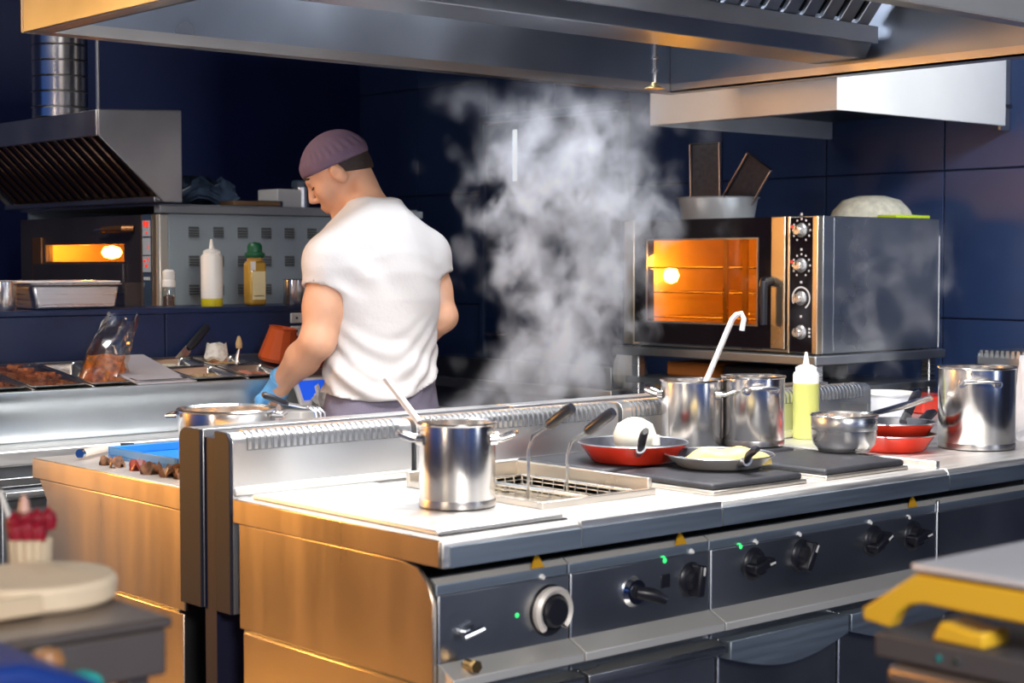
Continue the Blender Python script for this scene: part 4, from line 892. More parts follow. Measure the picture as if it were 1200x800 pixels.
tag(g.build('omelette', mat('omelette', (.70, .52, .17), .5, 0, .25, 25, .1, 60), None, angle=60), 'folded pale yellow omelette in the steel frying pan', 'food')
cQ = P(1058, 521, 'z', ZW); cQ = Vector((3.470, 2.515, ZW))
t = frypan('frying_pan', 'lower red frying pan of the stack between saucepan and big stockpot', cQ, .105, .040, RED, NONSTICK, VA+.85, .13, 1.0)
t = frypan('frying_pan', 'upper red frying pan of the stack with black handle pointing up', cQ+Vector((.004, .004, .028)), .106, .042, RED, NONSTICK, VA+1.05, .14, 1.35)
# bottle, tub, jars on the far worktop
sb_ = P(944, 513, 'z', ZW)
squeeze('squeeze_bottle', 'squeeze bottle of yellow green oil with white cap on the island', sb_.x, sb_.y, ZW, .232, .035, mat('oil_bottle_plastic', (.50, .52, .15), .3, 0, .06, 10), .148)
jb = P(922, 508, 'z', ZW)
t = thing('oil_jar', 'short jar of green oil behind the squeeze bottle', 'jar', (jb.x+.05, jb.y-.02, ZW))
G().lathe([(0, 0), (.024, 0), (.026, .005), (.026, .075)], (jb.x+.03, jb.y-.0, ZW), 24).build('jar_glass', mat('green_oil', (.40, .44, .06), .2), t)
G().lathe([(.027, .073), (.027, .09), (.02, .094), (0, .094)], (jb.x+.03, jb.y, ZW), 24).build('jar_lid', WHITEPL, t)
tb = Vector((4.0, 2.98, ZW)); tb = P(1037, 487, 'y', 2.93); tb.z = ZW
t = thing('plastic_tub', 'white plastic tub behind the saucepan on the island', 'tub', (tb.x, tb.y, ZW))
hz_ = P(1037, 459, 'y', 2.93).z-ZW
G().lathe([(0, 0), (.066, 0), (.072, .006), (.083, hz_-.004)], tb, 40).build('tub_wall', mat('translucent_white', (.74, .76, .82), .4), t)
G().lathe([(.083, hz_-.006), (.089, hz_-.004), (.089, hz_), (.082, hz_+.001), (.080, hz_-.01), (.066, .01), (0, .008)], tb, 40).build('tub_rim', WHITEPL, t)
jc = P(1000, 500, 'y', 2.72)
t = thing('clear_beaker', 'clear plastic beaker with measuring cup behind the saucepan', 'beaker', (jc.x, 2.72, ZW))
G().lathe([(0, 0), (.032, 0), (.036, .10), (.038, .101), (.035, .10), (.031, .004), (0, .004)], (jc.x, 2.72, ZW), 28).build('beaker_wall', CLEARPL, t)
G().lathe([(0, .02), (.0325, .02), (.034, .05), (0, .05)], (jc.x, 2.72, ZW), 28).build('ice_water', mat('cloudy_water', (.75, .77, .78), .2), t)
rt_ = P(1080, 463, 'y', 3.12)
o = G().box(rt_.x-.09, rt_.x+.12, 3.05, 3.28, ZW, ZW+.05).build('red_tray', RED, None, bevel=.008); tag(o, 'flat red tray behind the white plastic tub', 'tray')
g = blob(.045, .042, .22, 44, top=.8, amp=.10); rb = P(1197, 520, 'y', 2.42); g.v = [v+Vector((rb.x+.045, 2.42, ZW)) for v in g.v]; g.f.append(tuple(range(len(g.v)-22, len(g.v))))
tag(g.build('white_cloth_bundle', mat('white_cloth', (.70, .70, .74), .7, 0, .1, 10), None, angle=30), 'bundled white cloth right of the largest stockpot', 'cloth')

# ------------------------------------------------------------------ things on the rear units
rp = P(266, 492, 'y', 3.20)
zt_ = P(266, 477, 'y', 3.20).z
t = thing('wide_pot', 'wide steel pot with only its rim above the rear splashback', 'pot', (rp.x, 3.20, ZT-.001))
hh = zt_-(ZT-.001)-.004
c = Vector((rp.x, 3.20, ZT-.001))
G().lathe([(0, 0), (.102, 0), (.106, .006), (.106, hh-.004), (.112, hh), (.110, hh+.003), (.103, hh-.002), (.102, .008), (0, .006)], c, 48).build('pot_body', POLISH, t)
G().lathe([(0, hh-.03), (.1025, hh-.03)], c, 32).build('soup', mat('brown_soup', (.30, .15, .05), .15), t)
for s_ in (1, -1):
    b = c+RT*(s_*.106)+Vector((0, 0, hh-.012)); e_ = Vector((FW.x, FW.y, 0))*.035
    G().tube([b+e_, b+e_+RT*(s_*.02), b-e_+RT*(s_*.02), b-e_], .005, 8).build('handle', POLISH, t)
a, b, d_ = P(308, 462, 'y', 3.225), P(337, 473, 'y', 3.225), P(358, 477, 'y', 3.225)
t = thing('slotted_turner', 'black handled slotted turner resting over the rear splashback', 'turner', b)
G().tube([a, a+(b-a)*.1, a+(b-a)*.9, b], [.006, .0095, .0085, .006], 12, flat=.8).build('handle', BLACK, t)
TM = mat('turner_steel', (.85, .82, .82), .25, 1)
G().tube([b, d_], [.004, .004], 8).build('shank', TM, t)
for k in range(4):
    f0_ = d_+Vector((.012*k, 0, -.001*k)); f1_ = f0_+RT*.014+Vector((0, 0, -.012)); f2_ = f1_+RT*.004+Vector((0, 0, -.055))
    G().tube([d_, f0_, f1_, f2_], .0032, 6).build('tine', TM, t)
# blue tray with meat bits
bt = [P(138, 530, 'z', ZT+.02), P(212, 548, 'z', ZT+.02)]
t = thing('blue_tray', 'bright blue plastic tray on the rear island corner', 'tray', (2.0, 3.45, ZT-.001))
bx0_, bx1_, by0_, by1_ = 1.90, 2.26, 3.33, 3.66
zB = ZT-.001
G().box(bx0_, bx1_, by0_, by1_, zB, zB+.006).build('tray_floor', BLUEPL, t)
G().box(bx0_, bx1_, by0_, by0_+.008, zB+.006, zB+.026).box(bx0_, bx1_, by1_-.008, by1_, zB+.006, zB+.026).box(bx0_, bx0_+.008, by0_+.008, by1_-.008, zB+.006, zB+.026).box(bx1_-.008, bx1_, by0_+.008, by1_-.008, zB+.006, zB+.026).build('tray_wall', BLUEPL, t, bevel=.002)
for i, (px, py, r_) in enumerate(((133, 541, .018), (152, 547, .020), (172, 552, .024), (190, 556, .024), (119, 538, .014), (204, 557, .018))):
    q = P(px, py, 'x', 1.815)
    g = blob(r_*1.1, r_, r_*.7, 60+i, n=14, m=5, top=.75, amp=.12); g.f.append(tuple(range(len(g.v)-14, len(g.v)))); g.v = [v+Vector((1.825+.01*(i%2), q.y, zB)) for v in g.v]
    o = g.build('meat_morsel', mat('roast_meat', (.20, .09, .045), .35, 0, .7, 50) if i != 1 else mat('roast_meat_red', (.28, .04, .03), .35, 0, .4, 40), None)
    tag(o, 'reddest of the morsels along the golden edge before the blue tray' if i == 1 else 'small browned morsel along the golden edge before the blue tray', 'food', 'browned morsels on the rear worktop')
a, b, d_ = P(96, 531, 'z', ZT+.014), P(140, 522, 'z', ZT+.014), P(156, 523, 'z', ZT+.012)
t = thing('oven_brush', 'small pale handled brush lying behind the blue tray', 'brush', a)
G().tube([a, b], [.010, .007], 10).build('handle', mat('pale_handle', (.75, .62, .52), .4), t)
G().cyl(a, a+(a-b).normalized()*.01, .0115, n=12).build('end_cap', CHROME, t)
G().tube([b, d_], [.007, .010], 10).build('bristles', BLACK, t)

# ------------------------------------------------------------------ foreground left: table, board, pot of radishes
ZF = .975
tc = P(203, 722, 'z', ZF)
t = thing('side_table', 'blurred steel side table in the left foreground', 'table', (tc.x-.4, tc.y+.15, 0))
FGST = mat('foreground_steel', (.26, .22, .20), .4, .8, .1, 4)
G().box(tc.x-1.0, tc.x, tc.y, tc.y+.30, ZF-.012, ZF).build('table_top', FGST, t, bevel=.004)
G().box(tc.x-.98, tc.x-.006, tc.y+.004, tc.y+.016, ZF-.062, ZF-.0125).build('apron', FGST, t, bevel=.003)
G().box(tc.x-.018, tc.x-.006, tc.y+.017, tc.y+.29, ZF-.062, ZF-.0125).build('apron', FGST, t, bevel=.003)
for (a, b) in ((tc.x-.045, tc.y+.018), (tc.x-.045, tc.y+.262), (tc.x-.98, tc.y+.018), (tc.x-.98, tc.y+.262)):
    G().box(a, a+.026, b, b+.026, 0, ZF-.0125).build('leg', FGST, t, bevel=.003)
G().box(tc.x-.98, tc.x-.05, tc.y+.02, tc.y+.28, .30, .32).build('lower_shelf', FGST, t, bevel=.003)
bc_ = P(45, 683, 'z', ZF+.002)
bc_ = Vector((bc_.x, tc.y+.172, ZF+.001)); bc_.x = P(40, 680, 'y', bc_.y).x
t = thing('round_board', 'thick round pale wooden board on the foreground table', 'board', bc_)
G().lathe([(0, 0), (.083, 0), (.089, .005), (.090, .022), (.086, .028), (0, .028)], bc_, 56).build('board_disc', mat('pale_beech', (.72, .60, .44), .5, 0, .08, 6, 0, 20, (1, 8, 1)), t)
G().box(bc_.x-.13, bc_.x-.03, bc_.y-.088, bc_.y-.076, ZF+.003, ZF+.024).build('board_batten', mat('beech_batten', (.62, .50, .35), .5), t, bevel=.003)
yc_ = tc.y+.283
t = thing('radish_cup', 'pale ribbed cup of red radishes behind the round board', 'cup', (P(35, 640, 'y', yc_).x, yc_, ZF+.001))
cc = Vector((P(35, 640, 'y', yc_).x, yc_, ZF+.001))
g = G()
for k in range(12):
    a = k/12*6.283; g.cyl(cc+Vector((.017*math.cos(a), .017*math.sin(a), 0)), cc+Vector((.020*math.cos(a), .020*math.sin(a), .050)), .006, n=8)
g.build('cup_wall', mat('pale_ribs', (.60, .50, .36), .5), t)
G().cyl(cc, cc+Vector((0, 0, .042)), .016, n=20).build('cup_core', mat('pale_ribs', (.60, .50, .36), .5), t)
RADM = mat('radish_red', (.26, .006, .022), .4, 0, .4, 20)
for k, (dx, dz) in enumerate(((-.020, .064), (-.007, .072), (.007, .068), (.020, .070), (.0, .060), (-.013, .057), (.013, .057))):
    p = cc+RT*dx+Vector((0, 0, dz))+Vector((FW.x, FW.y, 0))*(-.010 if k > 3 else .008)
    o = G().lathe([(0, -.013), (.008, -.010), (.0105, 0), (.009, .008), (.003, .013), (0, .018)], p, 14).build('radish', RADM, None); tag(o, 'small dark red radish standing in the pale ribbed cup', 'radish', 'radishes in the foreground cup')
p = cc+RT*-.006+Vector((0, 0, .088)); tag(G().lathe([(0, -.012), (.007, -.006), (.005, .006), (0, .016)], p, 12).build('radish_tip', mat('radish_pale', (.60, .36, .30), .4), None), 'pale pink radish tip topping the red heap', 'radish')
a, b = P(0, 575, 'y', tc.y+.36), P(22, 640, 'y', tc.y+.36); tag(G().tube([a, b+(b-a)*.4], .003, 8).build('skewer_stick', WHITEPL, None), 'thin white stick at the left edge behind the radishes', 'stick')
# crate below
t = thing('blue_crate', 'blurred blue crate in the bottom left corner', 'crate', (.62, 1.55, .55))
q = P(30, 770, 'y', tc.y-.12)
A1, A2, A3 = P(-80, 732, 'y', tc.y-.10), P(0, 752, 'y', tc.y-.10), P(54, 799, 'y', tc.y-.10)
G().prism([(A1.x-.15, .60), (A1.x-.15, A1.z+.01), (A1.x, A1.z), (A2.x, A2.z), (A3.x, A3.z), (A3.x+.004, .60)], 'y', tc.y-.30, tc.y-.06).build('crate_wall', mat('deep_blue', (.006, .035, .22), .5), t, bevel=.01)
G().box(A1.x-.16, A3.x+.01, tc.y-.31, tc.y-.05, .575, .60).build('crate_base', mat('deep_blue', (.006, .035, .22), .5), t, bevel=.005)
q = P(88, 796, 'y', tc.y-.02); 
g = blob(.045, .05, .05, 71, top=.6, amp=.2); g.f.append(tuple(range(len(g.v)-22, len(g.v)))); g.v = [v+Vector((q.x, tc.y-.02, .60+.0)) for v in g.v]
o = G().box(q.x-.018, q.x+.024, tc.y-.045, tc.y-.005, .575, q.z+.008).build('teal_cloth', mat('teal_cloth', (.02, .38, .36), .7), None, bevel=.012); tag(o, 'folded teal cloth at the bottom edge beside the blue crate', 'cloth')
t = thing('low_trolley', 'dark trolley under the blue crate', 'trolley', (.6, tc.y-.15, 0))
G().box(.10, tc.x-.05, tc.y-.33, tc.y-.004, .55, .574).build('trolley_top', FGST, t, bevel=.004)
for (a, b) in ((.12, tc.y-.31), (tc.x-.08, tc.y-.31), (.12, tc.y-.04), (tc.x-.08, tc.y-.04)): G().cyl((a, b, 0), (a, b, .55), .014, n=12).build('trolley_leg', FGST, t)
q = P(58, 776, 'y', tc.y-.035)
t = thing('paper_carton', 'plain brown carton between the blue crate and the foreground table', 'box', (q.x, tc.y-.035, .575))
G().box(q.x-.04, q.x+.010, tc.y-.048, tc.y-.012, .575, q.z-.016).build('carton_body', mat('brown_card', (.12, .07, .04), .7), t, bevel=.003)
o = G().lathe([(0, -.015), (.013, -.012), (.018, 0), (.013, .011), (0, .015)], (q.x, tc.y-.030, q.z), 18).build('onion', mat('brown_onion', (.35, .17, .07), .4), None); tag(o, 'brown onion beside the blue crate under the foreground table', 'onion')

# ------------------------------------------------------------------ foreground right: yellow weighing platform
xs = 1.50
def yz(px, py): q = P(px, py, 'x', xs); return (q.y, q.z)
top = P(1073, 668, 'x', xs)
t = thing('platform_scale', 'blurred yellow platform scale with steel tray in the right foreground', 'scale', (xs+.15, top.y-.15, .80))
a = yz(1073, 672); bq = yz(1010, 712); c_ = yz(1011, 726); d_ = yz(1042, 736); e_ = yz(1052, 718); f_ = yz(1066, 709); g_ = yz(1082, 708); h_ = yz(1130, 718); i_ = yz(1200, 736)
slope = (i_[1]-h_[1])/(i_[0]-h_[0])
yend = top.y-.36
far = (yend, h_[1]+slope*0-.0)
poly = [a, bq, c_, d_, e_, f_, g_, h_, (yend+.06, h_[1]-.002), (yend+.05, h_[1]-.02), (yend, h_[1]-.02), (yend, a[1])]
G().prism(poly, 'x', xs, xs+.02).build('side_frame', YELLOW, t, bevel=.003)
G().prism(poly, 'x', xs+.30, xs+.32).build('side_frame', YELLOW, t, bevel=.003)
G().box(xs+.02, xs+.30, yend, top.y-.01, a[1]-.014, a[1]-.002).build('cross_plate', YELLOW, t, bevel=.003)
G().box(xs-.004, xs+.33, yend-.01, top.y+.004, top.z-.001, top.z+.008).build('weighing_plate', mat('plate_steel', (.66, .69, .76), .38, .35, .06, 6), t, bevel=.003)
zb_ = d_[1]-.004
G().box(xs-.01, xs+.33, yend-.02, d_[0]+.012, zb_-.028, zb_).build('base_bar', mat('dark_taupe', (.06, .06, .07), .5), t, bevel=.003)
q = yz(1110, 742); G().prism([(q[0]+.022, zb_), (q[0]+.010, zb_+.022), (q[0]-.03, zb_+.016), (q[0]-.045, zb_+.018), (q[0]-.045, zb_)], 'x', xs+.0, xs+.05).build('lever', YELLOW, t, bevel=.004)
for px in (1108, 1128):
    q = yz(px, 775); G().cyl((xs-.012, q[0], zb_-.014), (xs-.009, q[0], zb_-.014), .004, n=10).build('bolt', CHROME, t)
t = thing('steel_trolley', 'steel trolley carrying the yellow platform scale', 'trolley', (xs+.15, top.y-.2, 0))
zt2 = zb_-.029
G().box(xs-.02, xs+.36, yend-.05, d_[0]-.01, zt2-.025, zt2-.001).build('trolley_top', FGST, t, bevel=.008)
for (a, b) in ((xs+.01, yend), (xs+.32, yend), (xs+.01, d_[0]-.04), (xs+.32, d_[0]-.04)): G().cyl((a, b, 0), (a, b, zt2-.025), .014, n=12).build('trolley_leg', STEEL, t)

# ------------------------------------------------------------------ the man at the prep counter
class SDF:
    """distance field on a grid; smooth unions of rounded limbs; surface nets to a mesh"""
    def __init__(s, lo, hi, h):
        s.lo = np.array(lo, float); s.h = h; s.n = (np.ceil((np.array(hi)-s.lo)/h)+1).astype(int)
        s.d = np.full(s.n, .5, np.float32)
    def sl(s, lo, hi):
        a = np.clip(np.floor((np.array(lo)-s.lo)/s.h).astype(int), 0, s.n); b = np.clip(np.ceil((np.array(hi)-s.lo)/s.h).astype(int)+1, 0, s.n)
        if (b <= a).any(): return None, None
        ax = [s.lo[i]+s.h*np.arange(a[i], b[i]) for i in range(3)]
        g = np.meshgrid(*ax, indexing='ij'); return tuple(slice(a[i], b[i]) for i in range(3)), g
    def put(s, fn, lo, hi, k=.02, cut=False):
        m = 3*k+.04; q, g = s.sl(np.array(lo)-m, np.array(hi)+m)
        if q is None: return
        e = fn(*g).astype(np.float32); d = s.d[q]
        if cut: e = -e; hh = np.clip(.5-.5*(d-e)/k, 0, 1); s.d[q] = d*(1-hh)+e*hh+k*hh*(1-hh)
        else: hh = np.clip(.5+.5*(d-e)/k, 0, 1); s.d[q] = d*hh*0+(d*(1-hh)+e*hh)-k*hh*(1-hh)
    def cone(s, a, b, ra, rb, k=.02, cut=False):
        a = np.array(a, float); b = np.array(b, float); ab = b-a; L2 = (ab@ab)+1e-12
        def fn(x, y, z):
            t = np.clip(((x-a[0])*ab[0]+(y-a[1])*ab[1]+(z-a[2])*ab[2])/L2, 0, 1)
            return np.sqrt((x-a[0]-t*ab[0])**2+(y-a[1]-t*ab[1])**2+(z-a[2]-t*ab[2])**2)-(ra+t*(rb-ra))
        m = max(ra, rb); s.put(fn, np.minimum(a, b)-m, np.maximum(a, b)+m, k, cut)
    def chain(s, pts, rs, k=.02):
        for i in range(len(pts)-1): s.cone(pts[i], pts[i+1], rs[i], rs[i+1], k)
    def ell(s, c, r, M=None, k=.02, cut=False):
        c = np.array(c, float); r = np.array(r, float); A = np.array(M) if M is not None else np.eye(3)
        def fn(x, y, z):
            p = np.stack([x-c[0], y-c[1], z-c[2]], -1)@A
            k0 = np.linalg.norm(p/r, axis=-1); k1 = np.linalg.norm(p/(r*r), axis=-1)+1e-9
            return k0*(k0-1)/k1
        m = r.max(); s.put(fn, c-m, c+m, k, cut)
    def mesh(s):
        d = s.d; neg = d < 0; n = d.shape
        acc = np.zeros(tuple(i-1 for i in n)+(3,), np.float32); cnt = np.zeros(tuple(i-1 for i in n), np.float32)
        def C(a, o): return a[o[0]:n[0]-1+o[0], o[1]:n[1]-1+o[1], o[2]:n[2]-1+o[2]]
        for ax in range(3):
            for u in (0, 1):
                for v in (0, 1):
                    o0 = [0, 0, 0]; o0[(ax+1)%3] = u; o0[(ax+2)%3] = v; o1 = list(o0); o1[ax] = 1
                    d0, d1 = C(d, o0), C(d, o1); m = (d0 < 0) != (d1 < 0)
                    t = np.where(m, d0/(d0-d1+1e-12), 0)
                    cnt += m
                    for i in range(3): acc[..., i] += m*(o0[i] if i != ax else t)
        ids = np.full(cnt.shape, -1, np.int64); w_ = np.argwhere(cnt > 0); ids[tuple(w_.T)] = np.arange(len(w_))
        V = (w_+acc[tuple(w_.T)]/cnt[tuple(w_.T)][:, None])*s.h+s.lo
        F = []
        for ax in range(3):
            a1, a2 = (ax+1)%3, (ax+2)%3
            i0 = [slice(None)]*3; i1 = [slice(None)]*3; i0[ax] = slice(0, -1); i1[ax] = slice(1, None)
            ch = neg[tuple(i0)] != neg[tuple(i1)]; E_ = np.argwhere(ch)
            ok = (E_[:, a1] > 0) & (E_[:, a2] > 0) & (E_[:, a1] < n[a1]-1) & (E_[:, a2] < n[a2]-1); E_ = E_[ok]
            fl = neg[tuple(E_.T)]
            q = []
            for (u, v) in ((0, 0), (1, 0), (1, 1), (0, 1)):
                c = E_.copy(); c[:, a1] -= 1-u; c[:, a2] -= 1-v; q.append(ids[tuple(c.T)])
            q = np.stack(q, 1); q[~fl] = q[~fl][:, ::-1]; F.append(q)
        return V, np.concatenate(F)
    def build(s, name, m, parent, smooth=2):
        V, F = s.mesh()
        me = bpy.data.meshes.new(name); me.from_pydata(V-np.array(ORG[parent]), [], F.tolist()); me.update()
        bm = bmesh.new(); bm.from_mesh(me)
        for _ in range(smooth): bmesh.ops.smooth_vert(bm, verts=bm.verts, factor=.5, use_axis_x=True, use_axis_y=True, use_axis_z=True)
        bmesh.ops.recalc_face_normals(bm, faces=bm.faces); bm.to_mesh(me); bm.free()
        me.polygons.foreach_set('use_smooth', [True]*len(me.polygons)); me.materials.append(m)
        o = bpy.data.objects.new(name, me); COL.objects.link(o); o.parent = parent; ORG[o] = ORG[parent]; return o
MX, MY = 2.99, 4.02
SKIN = mat('skin', (.66, .36, .23), .5, 0, .10, 9, .04, 120, sub=.12)
SHIRT = mat('white_cotton', (.68, .65, .645), .85, 0, .03, 6, .10, 90)
TROUS = mat('grey_purple_cotton', (.19, .17, .235), .8, 0, .10, 10, .15, 160)
CAPM = mat('mauve_cap_cotton', (.15, .095, .15), .75, 0, .08, 12, .12, 150)
HAIR = mat('dark_brown_hair', (.030, .018, .016), .6, 0, .4, 120, .3, 300)
GLOVE = mat('blue_nitrile', (.14, .42, .78), .35, 0, .06, 20)
man = thing('person', 'man in white t-shirt, mauve cap and blue glove, back turned, working at the prep counter', 'person', (MX, MY, 0))
# torso sections: z, half-width, half-depth, centre y offset
TZ = np.array([.84, .92, 1.00, 1.08, 1.16, 1.24, 1.32, 1.38, 1.43, 1.47, 1.50, 1.53])
TA = np.array([.172, .176, .166, .160, .165, .176, .186, .188, .176, .148, .108, .062])
TB = np.array([.122, .120, .112, .108, .112, .120, .124, .118, .104, .085, .068, .052])
TY = np.array([.0, .0, -.004, -.006, -.010, -.014, -.012, -.006, .004, .012, .020, .028])
TXo = np.array([0, 0, 0, 0, 0, 0, -.002, -.004, -.006, -.008, -.010, -.010])
def torso(off=0, wr=0, zmin=.84, zmax=1.53, flare=0):
    def fn(x, y, z):
        z = z+.048*np.clip((np.abs(x-MX+.01)-.05)/.13, 0, 1)*np.clip((z-1.25)/.1, 0, 1)
        a = np.interp(z, TZ, TA)+off+flare*np.clip((1.12-z)/.2, 0, 1); b = np.interp(z, TZ, TB)+off+flare*np.clip((1.12-z)/.2, 0, 1)
        X = x-MX-np.interp(z, TZ, TXo); Y = y-MY-np.interp(z, TZ, TY)
        d = (np.sqrt((X/a)**2+(Y/b)**2)-1)*np.minimum(a, b)
        if wr:
            th = np.arctan2(Y, X)
            low = np.clip((1.20-z)/.22, 0, 1)
            d = d-wr*low*(np.sin(95*(z-.10*np.sin(th*1.3+.6)-.03*X*8)+2.2*np.sin(th*2))*.55+.6*np.sin(52*(z+.22*X)+th*2))
            d = d-wr*.8*np.exp(-((z-1.33)/.08)**2)*np.clip((-X-.06)/.08, 0, 1)*np.sin(60*(X*.9+z*.5))
            d = d-wr*.35*np.sin(34*(X*.8+z*.7)+1.2)*np.clip((z-1.05)/.2, 0, 1)
        return np.maximum(d, np.maximum(zmin-z, z-zmax))
    return fn
ShL, ShR = np.array((2.814, 4.03, 1.350)), np.array((3.146, 4.01, 1.366))
ElL = np.array(P(372, 400, 'y', 4.02)); WrL = np.array(P(327, 452, 'y', 4.235)); HaL = np.array(P(318, 470, 'y', 4.285))
ElR = np.array(P(519, 371, 'y', 3.96)); WrR = np.array((3.10, 4.15, 1.03)); HaR = np.array((3.03, 4.22, 1.00))
HC = Vector(P(396, 205, 'y', 4.15))
yaw_h = math.atan2(.66, -.75); Mhd = Matrix.Rotation(yaw_h, 3, 'Z')@Matrix.Rotation(R(33), 3, 'Y')@Matrix.Rotation(R(-4), 3, 'X')
def H(x, y, z): return np.array(HC+Mhd@Vector((x, y, z))*.98)
Mn = np.array(Mhd)
body = SDF((2.55, 3.70, -.01), (3.46, 4.46, 1.80), .0062)
body.put(torso(), (MX-.2, MY-.15, .84), (MX+.2, MY+.15, 1.53), .02)
for s_, sh in ((-1, ShL), (1, ShR)):
    body.cone((MX+s_*.05, MY+.01, 1.465), sh+np.array((0, 0, .0)), .054, .062, .04)
    hip = (MX+s_*.092, MY-.005, .86); kn = (MX+s_*.10, MY+.01, .48); an = (MX+s_*.105, MY-.02, .08)
    body.cone(hip, kn, .088, .058, .03); body.cone(kn, an, .056, .040, .02); body.cone(an, (an[0], an[1]+.16, .04), .042, .035, .02)
body.chain([ShL, ShL*.45+ElL*.55, ElL], [.062, .056, .050], .03); body.chain([ElL, ElL*.62+WrL*.38, WrL, HaL], [.050, .050, .031, .030], .02)
body.chain([ShR, ShR*.45+ElR*.55, ElR], [.060, .050, .043], .03); body.chain([ElR, ElR*.65+WrR*.35, WrR, HaR], [.044, .044, .029, .028], .02)
for k, (dx, dz) in enumerate(((-.03, .015), (-.012, .004), (.008, -.004), (.026, -.006))): body.chain([HaR, HaR+np.array((dx, .05, dz-.01)), HaR+np.array((dx, .075, dz-.035))], [.012, .0095, .008], .006)
body.chain([HaR+np.array((-.02, 0, .01)), HaR+np.array((-.05, .03, .0)), HaR+np.array((-.055, .055, -.015))], [.013, .010, .009], .006)
# neck and head
body.cone((MX-.012, MY+.030, 1.485), H(-.028, 0, -.055), .056, .053, .03)
body.cone((MX-.012, MY-.010, 1.475), H(-.060, 0, -.02), .036, .038, .03)
body.ell(H(-.012, 0, .035), (.100, .078, .092), Mn, .02)
body.ell(H(.030, 0, -.040), (.062, .056, .076), Mn, .03)
body.cone(H(.012, .035, -.075), H(.068, .012, -.108), .024, .018, .02); body.cone(H(.012, -.035, -.075), H(.068, -.012, -.108), .024, .018, .02)
body.cone(H(.068, .010, -.107), H(.068, -.010, -.107), .019, .019, .012)
body.cone(H(.083, .030, .030), H(.083, -.030, .030), .013, .013, .014)
for s_ in (1, -1):
    body.ell(H(.058, .036*s_, -.018), (.026, .024, .026), Mn, .02)
    body.ell(H(.098, .036*s_, .012), (.016, .018, .011), Mn, .010, cut=True)
    body.ell(H(.074, .033*s_, .011), (.013, .015, .012), Mn, .004)
    body.ell(H(-.010, .083*s_, -.002), (.020, .016, .034), Mn@np.array(Matrix.Rotation(R(14), 3, 'Y')), .003)
    body.ell(H(-.003, .100*s_, .001), (.010, .009, .018), Mn, .003, cut=True)
    body.cone(H(.102, .009*s_, -.032), H(.096, .014*s_, -.034), .0075, .0065, .006)
body.cone(H(.090, 0, .020), H(.112, 0, -.022), .008, .0095, .010)
body.ell(H(.109, 0, -.027), (.011, .010, .0085), Mn, .006)
for y0, z0, r0, xx in ((.019, -.060, .0075, .092), (.016, -.074, .0078, .088)): body.cone(H(xx-.006, y0, z0), H(xx+.002, 0, z0+.001), r0*.7, r0, .006); body.cone(H(xx-.006, -y0, z0), H(xx+.002, 0, z0+.001), r0*.7, r0, .006)
body.cone(H(.104, .012, -.067), H(.104, -.012, -.067), .0035, .0035, .004, cut=True)
body.build('body', SKIN, man, 2)
# t-shirt
sh = SDF((2.60, 3.74, .92), (3.42, 4.32, 1.56), .0058)
def shirt_t(x, y, z):
    d = torso(.016, .0095, .80, 1.535, .018)(x, y, z)
    hem = .965+.010*np.sin((x-MX)*14)+.055*np.clip((x-MX-.02)/.15, 0, 1)+.012*np.clip((y-MY)/.1, -1, 1)
    return np.maximum(d, hem-z)
sh.put(shirt_t, (MX-.24, MY-.2, .93), (MX+.24, MY+.2, 1.56), .02)
for s_, S in ((-1, ShL), (1, ShR)): sh.cone((MX+s_*.045-.008, MY+.010, 1.468), S+np.array((0, 0, .006)), .066, .078, .045)
def sleeve(S, E_, r0, r1, frac, ph):
    d_ = E_-S; L_ = np.linalg.norm(d_); d_ = d_/L_; e0 = S+d_*L_*frac
    def fn(x, y, z):
        t = (x-S[0])*d_[0]+(y-S[1])*d_[1]+(z-S[2])*d_[2]; tc_ = np.clip(t, 0, L_*frac)
        rr = np.sqrt((x-S[0]-tc_*d_[0])**2+(y-S[1]-tc_*d_[1])**2+(z-S[2]-tc_*d_[2])**2)
        f = rr-(r0+(r1-r0)*tc_/(L_*frac))-.0035*np.sin(70*t+14*(x+y)+ph)*np.clip(tc_/.05, 0, 1)
        return np.maximum(f, t-L_*frac)
    m = max(r0, r1)+.01; sh.put(fn, np.minimum(S, e0)-m, np.maximum(S, e0)+m, .03)
sleeve(ShL, ElL, .076, .072, .34, 0); sleeve(ShR, ElR+np.array((0, 0, .0)), .076, .070, .33, 2)
# neckline and sleeve openings
sh.cone((MX-.016, MY+.060, 1.525), (MX-.055, MY+.13, 1.61), .070, .090, .008, cut=True)
for S, E_, fr_, r_ in ((ShL, ElL, .34, .063), (ShR, ElR, .33, .062)):
    d_ = (E_-S); sh.cone(S+d_*(fr_-.10), S+d_*(fr_+.12), r_, r_+.002, .004, cut=True)
sh.build('t_shirt', SHIRT, man, 1)
# collar band
g = G(); pts = []
for k in range(36):
    a = k/36*6.283
